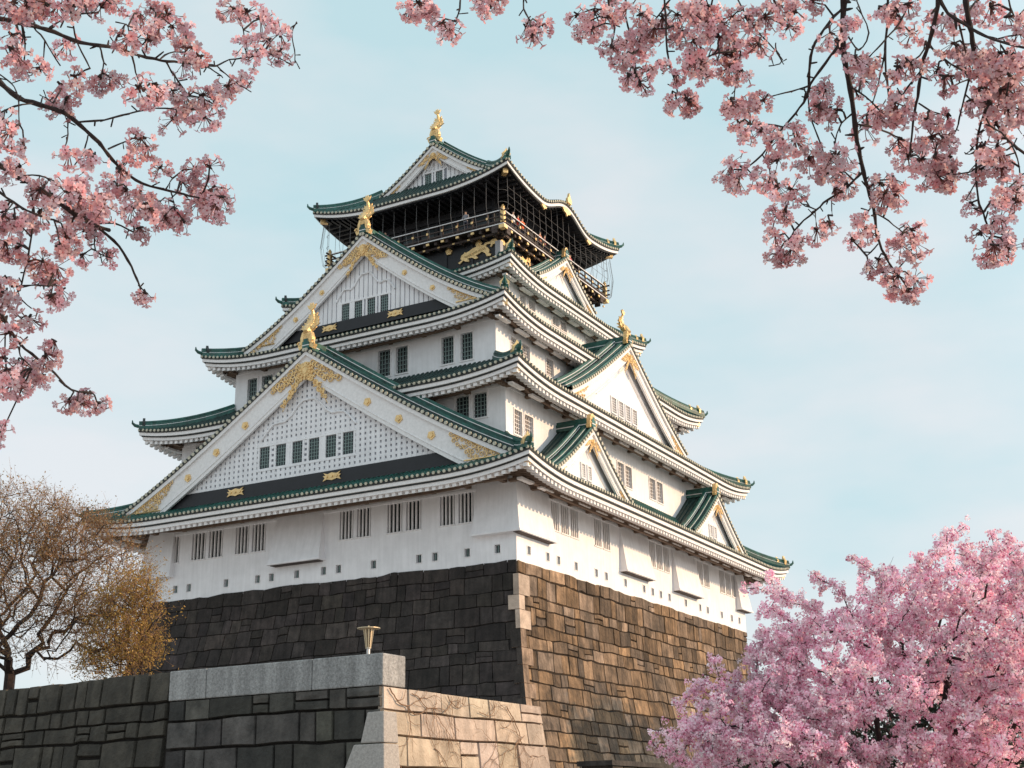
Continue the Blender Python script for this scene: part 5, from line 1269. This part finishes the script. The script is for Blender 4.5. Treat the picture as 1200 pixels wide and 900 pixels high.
# ---- full cherry tree in bloom, lower right
ct = empty('cherry_tree', tuple(px(1100, 1000, 21))); ct.matrix_world = Matrix.Identity(4)
tag(ct, 'broad round cherry tree in full pink bloom standing below the sunlit side of the castle', 'cherry tree')
def b3(x, y, d, rx, rz, rd): return (px(x, y, d), (rx*d/FPX, rd, rz*d/FPX))
blobs = [b3(1050, 830, 21, 200, 120, 2.4), b3(1150, 730, 21.5, 130, 95, 2.2), b3(960, 780, 21, 90, 70, 1.4), b3(880, 850, 20.5, 90, 50, 1.3), b3(1210, 880, 20, 140, 150, 2.2), b3(925, 870, 20, 120, 60, 1.5), b3(1060, 710, 21.5, 70, 48, 1.2), b3(1190, 690, 22, 70, 58, 1.3), b3(825, 875, 20.5, 62, 26, .8), b3(930, 735, 21, 52, 48, .8), b3(900, 790, 20.5, 55, 40, .8), b3(850, 850, 20.5, 50, 35, .8), b3(1010, 940, 20, 250, 80, 2.2)]
tb = px(1110, 1040, 21); tb_ = np.array([tb[0], tb[1], GZ])
tg = cloud(blobs, 2100, 4)
# long shoots that break the outline
r = np.random.RandomState(9)
for x, y in [(903, 676), (920, 702), (957, 676), (960, 690), (1000, 655), (1012, 662), (1032, 676), (1075, 655), (1092, 650), (1100, 638), (1130, 618), (1131, 640), (1160, 628), (1180, 632), (1195, 640), (1150, 640), (835, 775), (828, 800), (795, 825), (780, 850), (765, 872), (783, 880), (872, 690), (890, 720), (985, 690), (1045, 668), (1110, 625), (1170, 645)]:
    tg.append(px(x+r.uniform(-2, 2), y, 21+r.uniform(-.8, .8)))
Aq, parq = grow([tb_, tb_+[0, 0, .9], tb_+[.1, 0, 1.6]], tg, 7, pull=.12, jit=.06, step=.14)
mbq, radq, chq = skeleton_mesh(Aq, parq, .0065, 2.25, .17, 6)
# fine bare shoots beyond the blossom
rs = random.Random(3)
for i in range(0, len(parq), 9):
    if radq[i] < .011:
        v = np.array([rs.gauss(0, .6), rs.gauss(0, .6), abs(rs.gauss(.5, .5))]); v *= rs.uniform(.12, .32)/np.linalg.norm(v); mbq.tube([Aq[i], Aq[i]+v*.5+[0, 0, .01], Aq[i]+v], [.004, .003, .002], 3, cap=False)
mbq.build('trunk', [BARK], ct)
r = np.random.RandomState(10)
thin = np.where(radq < .0155)[0]; NC = 23000
cidx = r.choice(thin, NC); C0 = Aq[cidx]+r.normal(0, .05, (NC, 3))
grp = .95+.18*np.sin(C0[:, 0]*2.1+1)*np.sin(C0[:, 1]*1.7)*np.sin(C0[:, 2]*2.3+2)+r.uniform(-.12, .1, NC)
per = 14; n = NC*per; ce = np.repeat(C0, per, 0); d = r.normal(0, 1, (n, 3)); d /= np.linalg.norm(d, axis=1, keepdims=True)
pos = ce+d*(r.uniform(.030, .058, n)*np.repeat(r.uniform(.7, 1.25, NC), per))[:, None]
Rm = rotmats(n, r, d+r.normal(0, .5, (n, 3))); s = r.uniform(.013, .021, n)
# each flower: a cupped five-lobed face made of two quads folded along the middle
base = np.array([(-.1, -.95, .25), (.9, -.45, .3), (1.0, .45, .25), (0, .1, 0), (-.85, .6, .3), (-.95, -.35, .25), (.15, 1.0, .3)])
Fq = np.array([(3, 0, 1, 2), (3, 4, 5, 0), (3, 2, 6, 4)])
W = np.einsum('nij,nkj->nki', Rm, base[None]*s[:, None, None])+pos[:, None, :]
F_ = (Fq[None]+(np.arange(n)*len(base))[:, None, None]).reshape(-1, 4)
v = r.uniform(.92, 1.2, n)*np.repeat(grp, per); sat = np.repeat(r.choice([.78, .88, .98, 1.08], NC), per)*r.uniform(.92, 1.08, n); tn = np.stack([v, v*sat, v*(sat*.55+.45)], 1); bud = r.uniform(0, 1, n) < .11; tn[bud] = tn[bud]*np.array([.62, .26, .38])      # deep pink buds and calyces among the open flowers
add_arrays('blossoms', W.reshape(-1, 3), F_, np.zeros(len(F_)), [PINK_T], ct, np.repeat(np.clip(tn, 0, 1.2), 3, axis=0))

# ---- bare tree with ochre buds, lower left
def bare(name, label, base_px, dist, blobs, n, seed, zb, col, budcol, buds, tipr=.006, rmax=.28, nt_=4):
    t0 = px(*base_px, dist); root = empty(name, (t0[0], t0[1], zb)); root.matrix_world = Matrix.Identity(4); tag(root, label, 'tree')
    b0 = np.array([t0[0], t0[1], zb]); A, par = grow([b0, b0+[0, .05, .6], t0], cloud(blobs, n, seed), seed, pull=.16, jit=.09, step=.30)
    mb, rad, ch = skeleton_mesh(A, par, tipr, 2.2, rmax, 6, m=0)
    rs = random.Random(seed); tips = []
    tw = MB()
    for i in range(len(par)):
        if rad[i] < tipr*2.6:
            for q in range(nt_):
                dirn = A[i]-A[par[i]] if par[i] >= 0 else np.array([0, 0, 1.]); dirn = dirn/(np.linalg.norm(dirn)+1e-6)
                v = dirn*.7+np.array([rs.gauss(0, .55), rs.gauss(0, .55), rs.gauss(.15, .5)]); v *= rs.uniform(.25, .7)/np.linalg.norm(v)
                p = [A[i], A[i]+v*.5+np.array([rs.gauss(0, .02), rs.gauss(0, .02), .02]), A[i]+v]
                tw.tube(p, [tipr*.7, tipr*.55, tipr*.35], 3, 0, cap=False); tips += p[1:]
    mb.build('trunk', [col[0]], root); tw.build('twigs', [col[1]], root)
    r = np.random.RandomState(seed); T_ = np.array(tips); c = T_[r.randint(0, len(T_), buds)]; w_ = r.uniform(0, 1, buds)
    pos = c+r.normal(0, .06, (buds, 3)); Rm = rotmats(buds, r); s = r.uniform(.018, .045, buds)
    q = np.array([(-1, 0, 0), (0, -.45, .1), (1, 0, 0), (0, .45, .1)]); W = np.einsum('nij,nkj->nki', Rm, q[None]*s[:, None, None])+pos[:, None, :]
    v = r.uniform(.6, 1.15, buds); add_arrays('buds', W.reshape(-1, 3), np.arange(buds*4).reshape(-1, 4), np.zeros(buds), [budcol], root, np.stack([v, v*r.uniform(.85, 1.05, buds), v*.9], 1))
    return root
TB = mat('bare_tree_bark', (.045, .030, .026), .9, var=.4, vscale=6); TW = mat('young_twig', (.22, .115, .06), .8)
BUD = mat('ochre_bud', (.33, .215, .10), .7, attr=True, trans=.3)
bare('bare_tree', 'large spreading leafless tree with dark limbs and fine orange-brown twigs behind the dark wall', (12, 790), 37,
     [b3(40, 690, 37, 95, 95, 2.6), b3(100, 680, 37, 75, 70, 2.0), b3(20, 620, 37, 85, 55, 2.0), b3(125, 740, 36.5, 55, 45, 1.6), b3(-70, 680, 37, 90, 100, 2.4), b3(90, 630, 37, 60, 40, 1.6)], 1900, 15, GZ, (TB, TW), BUD, 30000, tipr=.0072, nt_=5, rmax=.2)
bare('bare_tree', 'small twiggy tree with golden brown young leaves against the shaded stone base', (165, 815), 35,
     [b3(150, 730, 35, 38, 50, 1.0), b3(140, 770, 35, 45, 30, 1.0), b3(160, 690, 35, 18, 25, .6)], 420, 17, GZ, (TB, TW), mat('golden_young_leaf', (.42, .27, .07), .7, attr=True, trans=.3), 12000, tipr=.007, rmax=.1)
# bushes behind the dark wall keep the gap under the trees from showing bare ground

# ---- dark shrub added to stand in for the shade in the cherry's gaps
def leafy(name, label, cat, base, blobs, n, seed, zb, leaf, col, group=None, tipn=500, rmax=.14):
    root = empty(name, (base[0], base[1], zb)); root.matrix_world = Matrix.Identity(4); tag(root, label, cat, group)
    b0 = np.array([base[0], base[1], zb]); c0 = np.array(base, float)
    A, par = grow([b0, (b0+c0)/2, c0], cloud(blobs, tipn, seed), seed, pull=.16, jit=.07, step=.4)
    mb, rad, ch = skeleton_mesh(A, par, .008, 2.3, rmax, 5); mb.build('trunk', [TB], root)
    r = np.random.RandomState(seed); th = np.where(rad < .03)[0]
    pos = A[r.choice(th, n)]+r.normal(0, leaf*2.2, (n, 3)); Rm = rotmats(n, r); s = leaf*r.uniform(.6, 1.2, n)
    q = np.array([(-1, 0, 0), (0, -.5, .12), (1, 0, 0), (0, .5, .12)]); W = np.einsum('nij,nkj->nki', Rm, q[None]*s[:, None, None])+pos[:, None, :]
    v = r.uniform(.5, 1.2, n); add_arrays('leaves', W.reshape(-1, 3), np.arange(n*4).reshape(-1, 4), np.zeros(n), [col], root, np.stack([v, v, v*.9], 1)); return root
EV = mat('dark_evergreen_leaf', (.022, .030, .016), .6, attr=True)
sp_ = px(1060, 900, 27)
leafy('gap_shade_shrub', 'added dark evergreen shrub standing in for the shade behind the gaps of the blooming cherry', 'shrub', sp_, [b3(1040, 880, 27, 190, 70, 1.5), b3(1160, 850, 27, 150, 110, 1.8), b3(930, 905, 26, 110, 40, 1.2), b3(1090, 960, 27, 230, 80, 1.8)], 26000, 31, GZ, .07, EV)
# trees standing off to the right, out of the picture, that shade the foot of the sunlit base
for bx, by, sd_, rr in ((20.5, -31.5, 41, 5.0), (28.0, -35.5, 43, 5.2)):
    leafy('broadleaf_tree', 'broad leafy tree standing beyond the cherry, shading the foot of the castle base', 'tree', (bx, by, -4.5), [(np.array([bx, by, 1.4]), (rr, rr, 3.2)), (np.array([bx-1.5, by+1, -2.0]), (rr*.8, rr*.8, 2.4))], 9000, sd_, GZ, .22, EV, 'shade trees outside the picture', 260, .3)
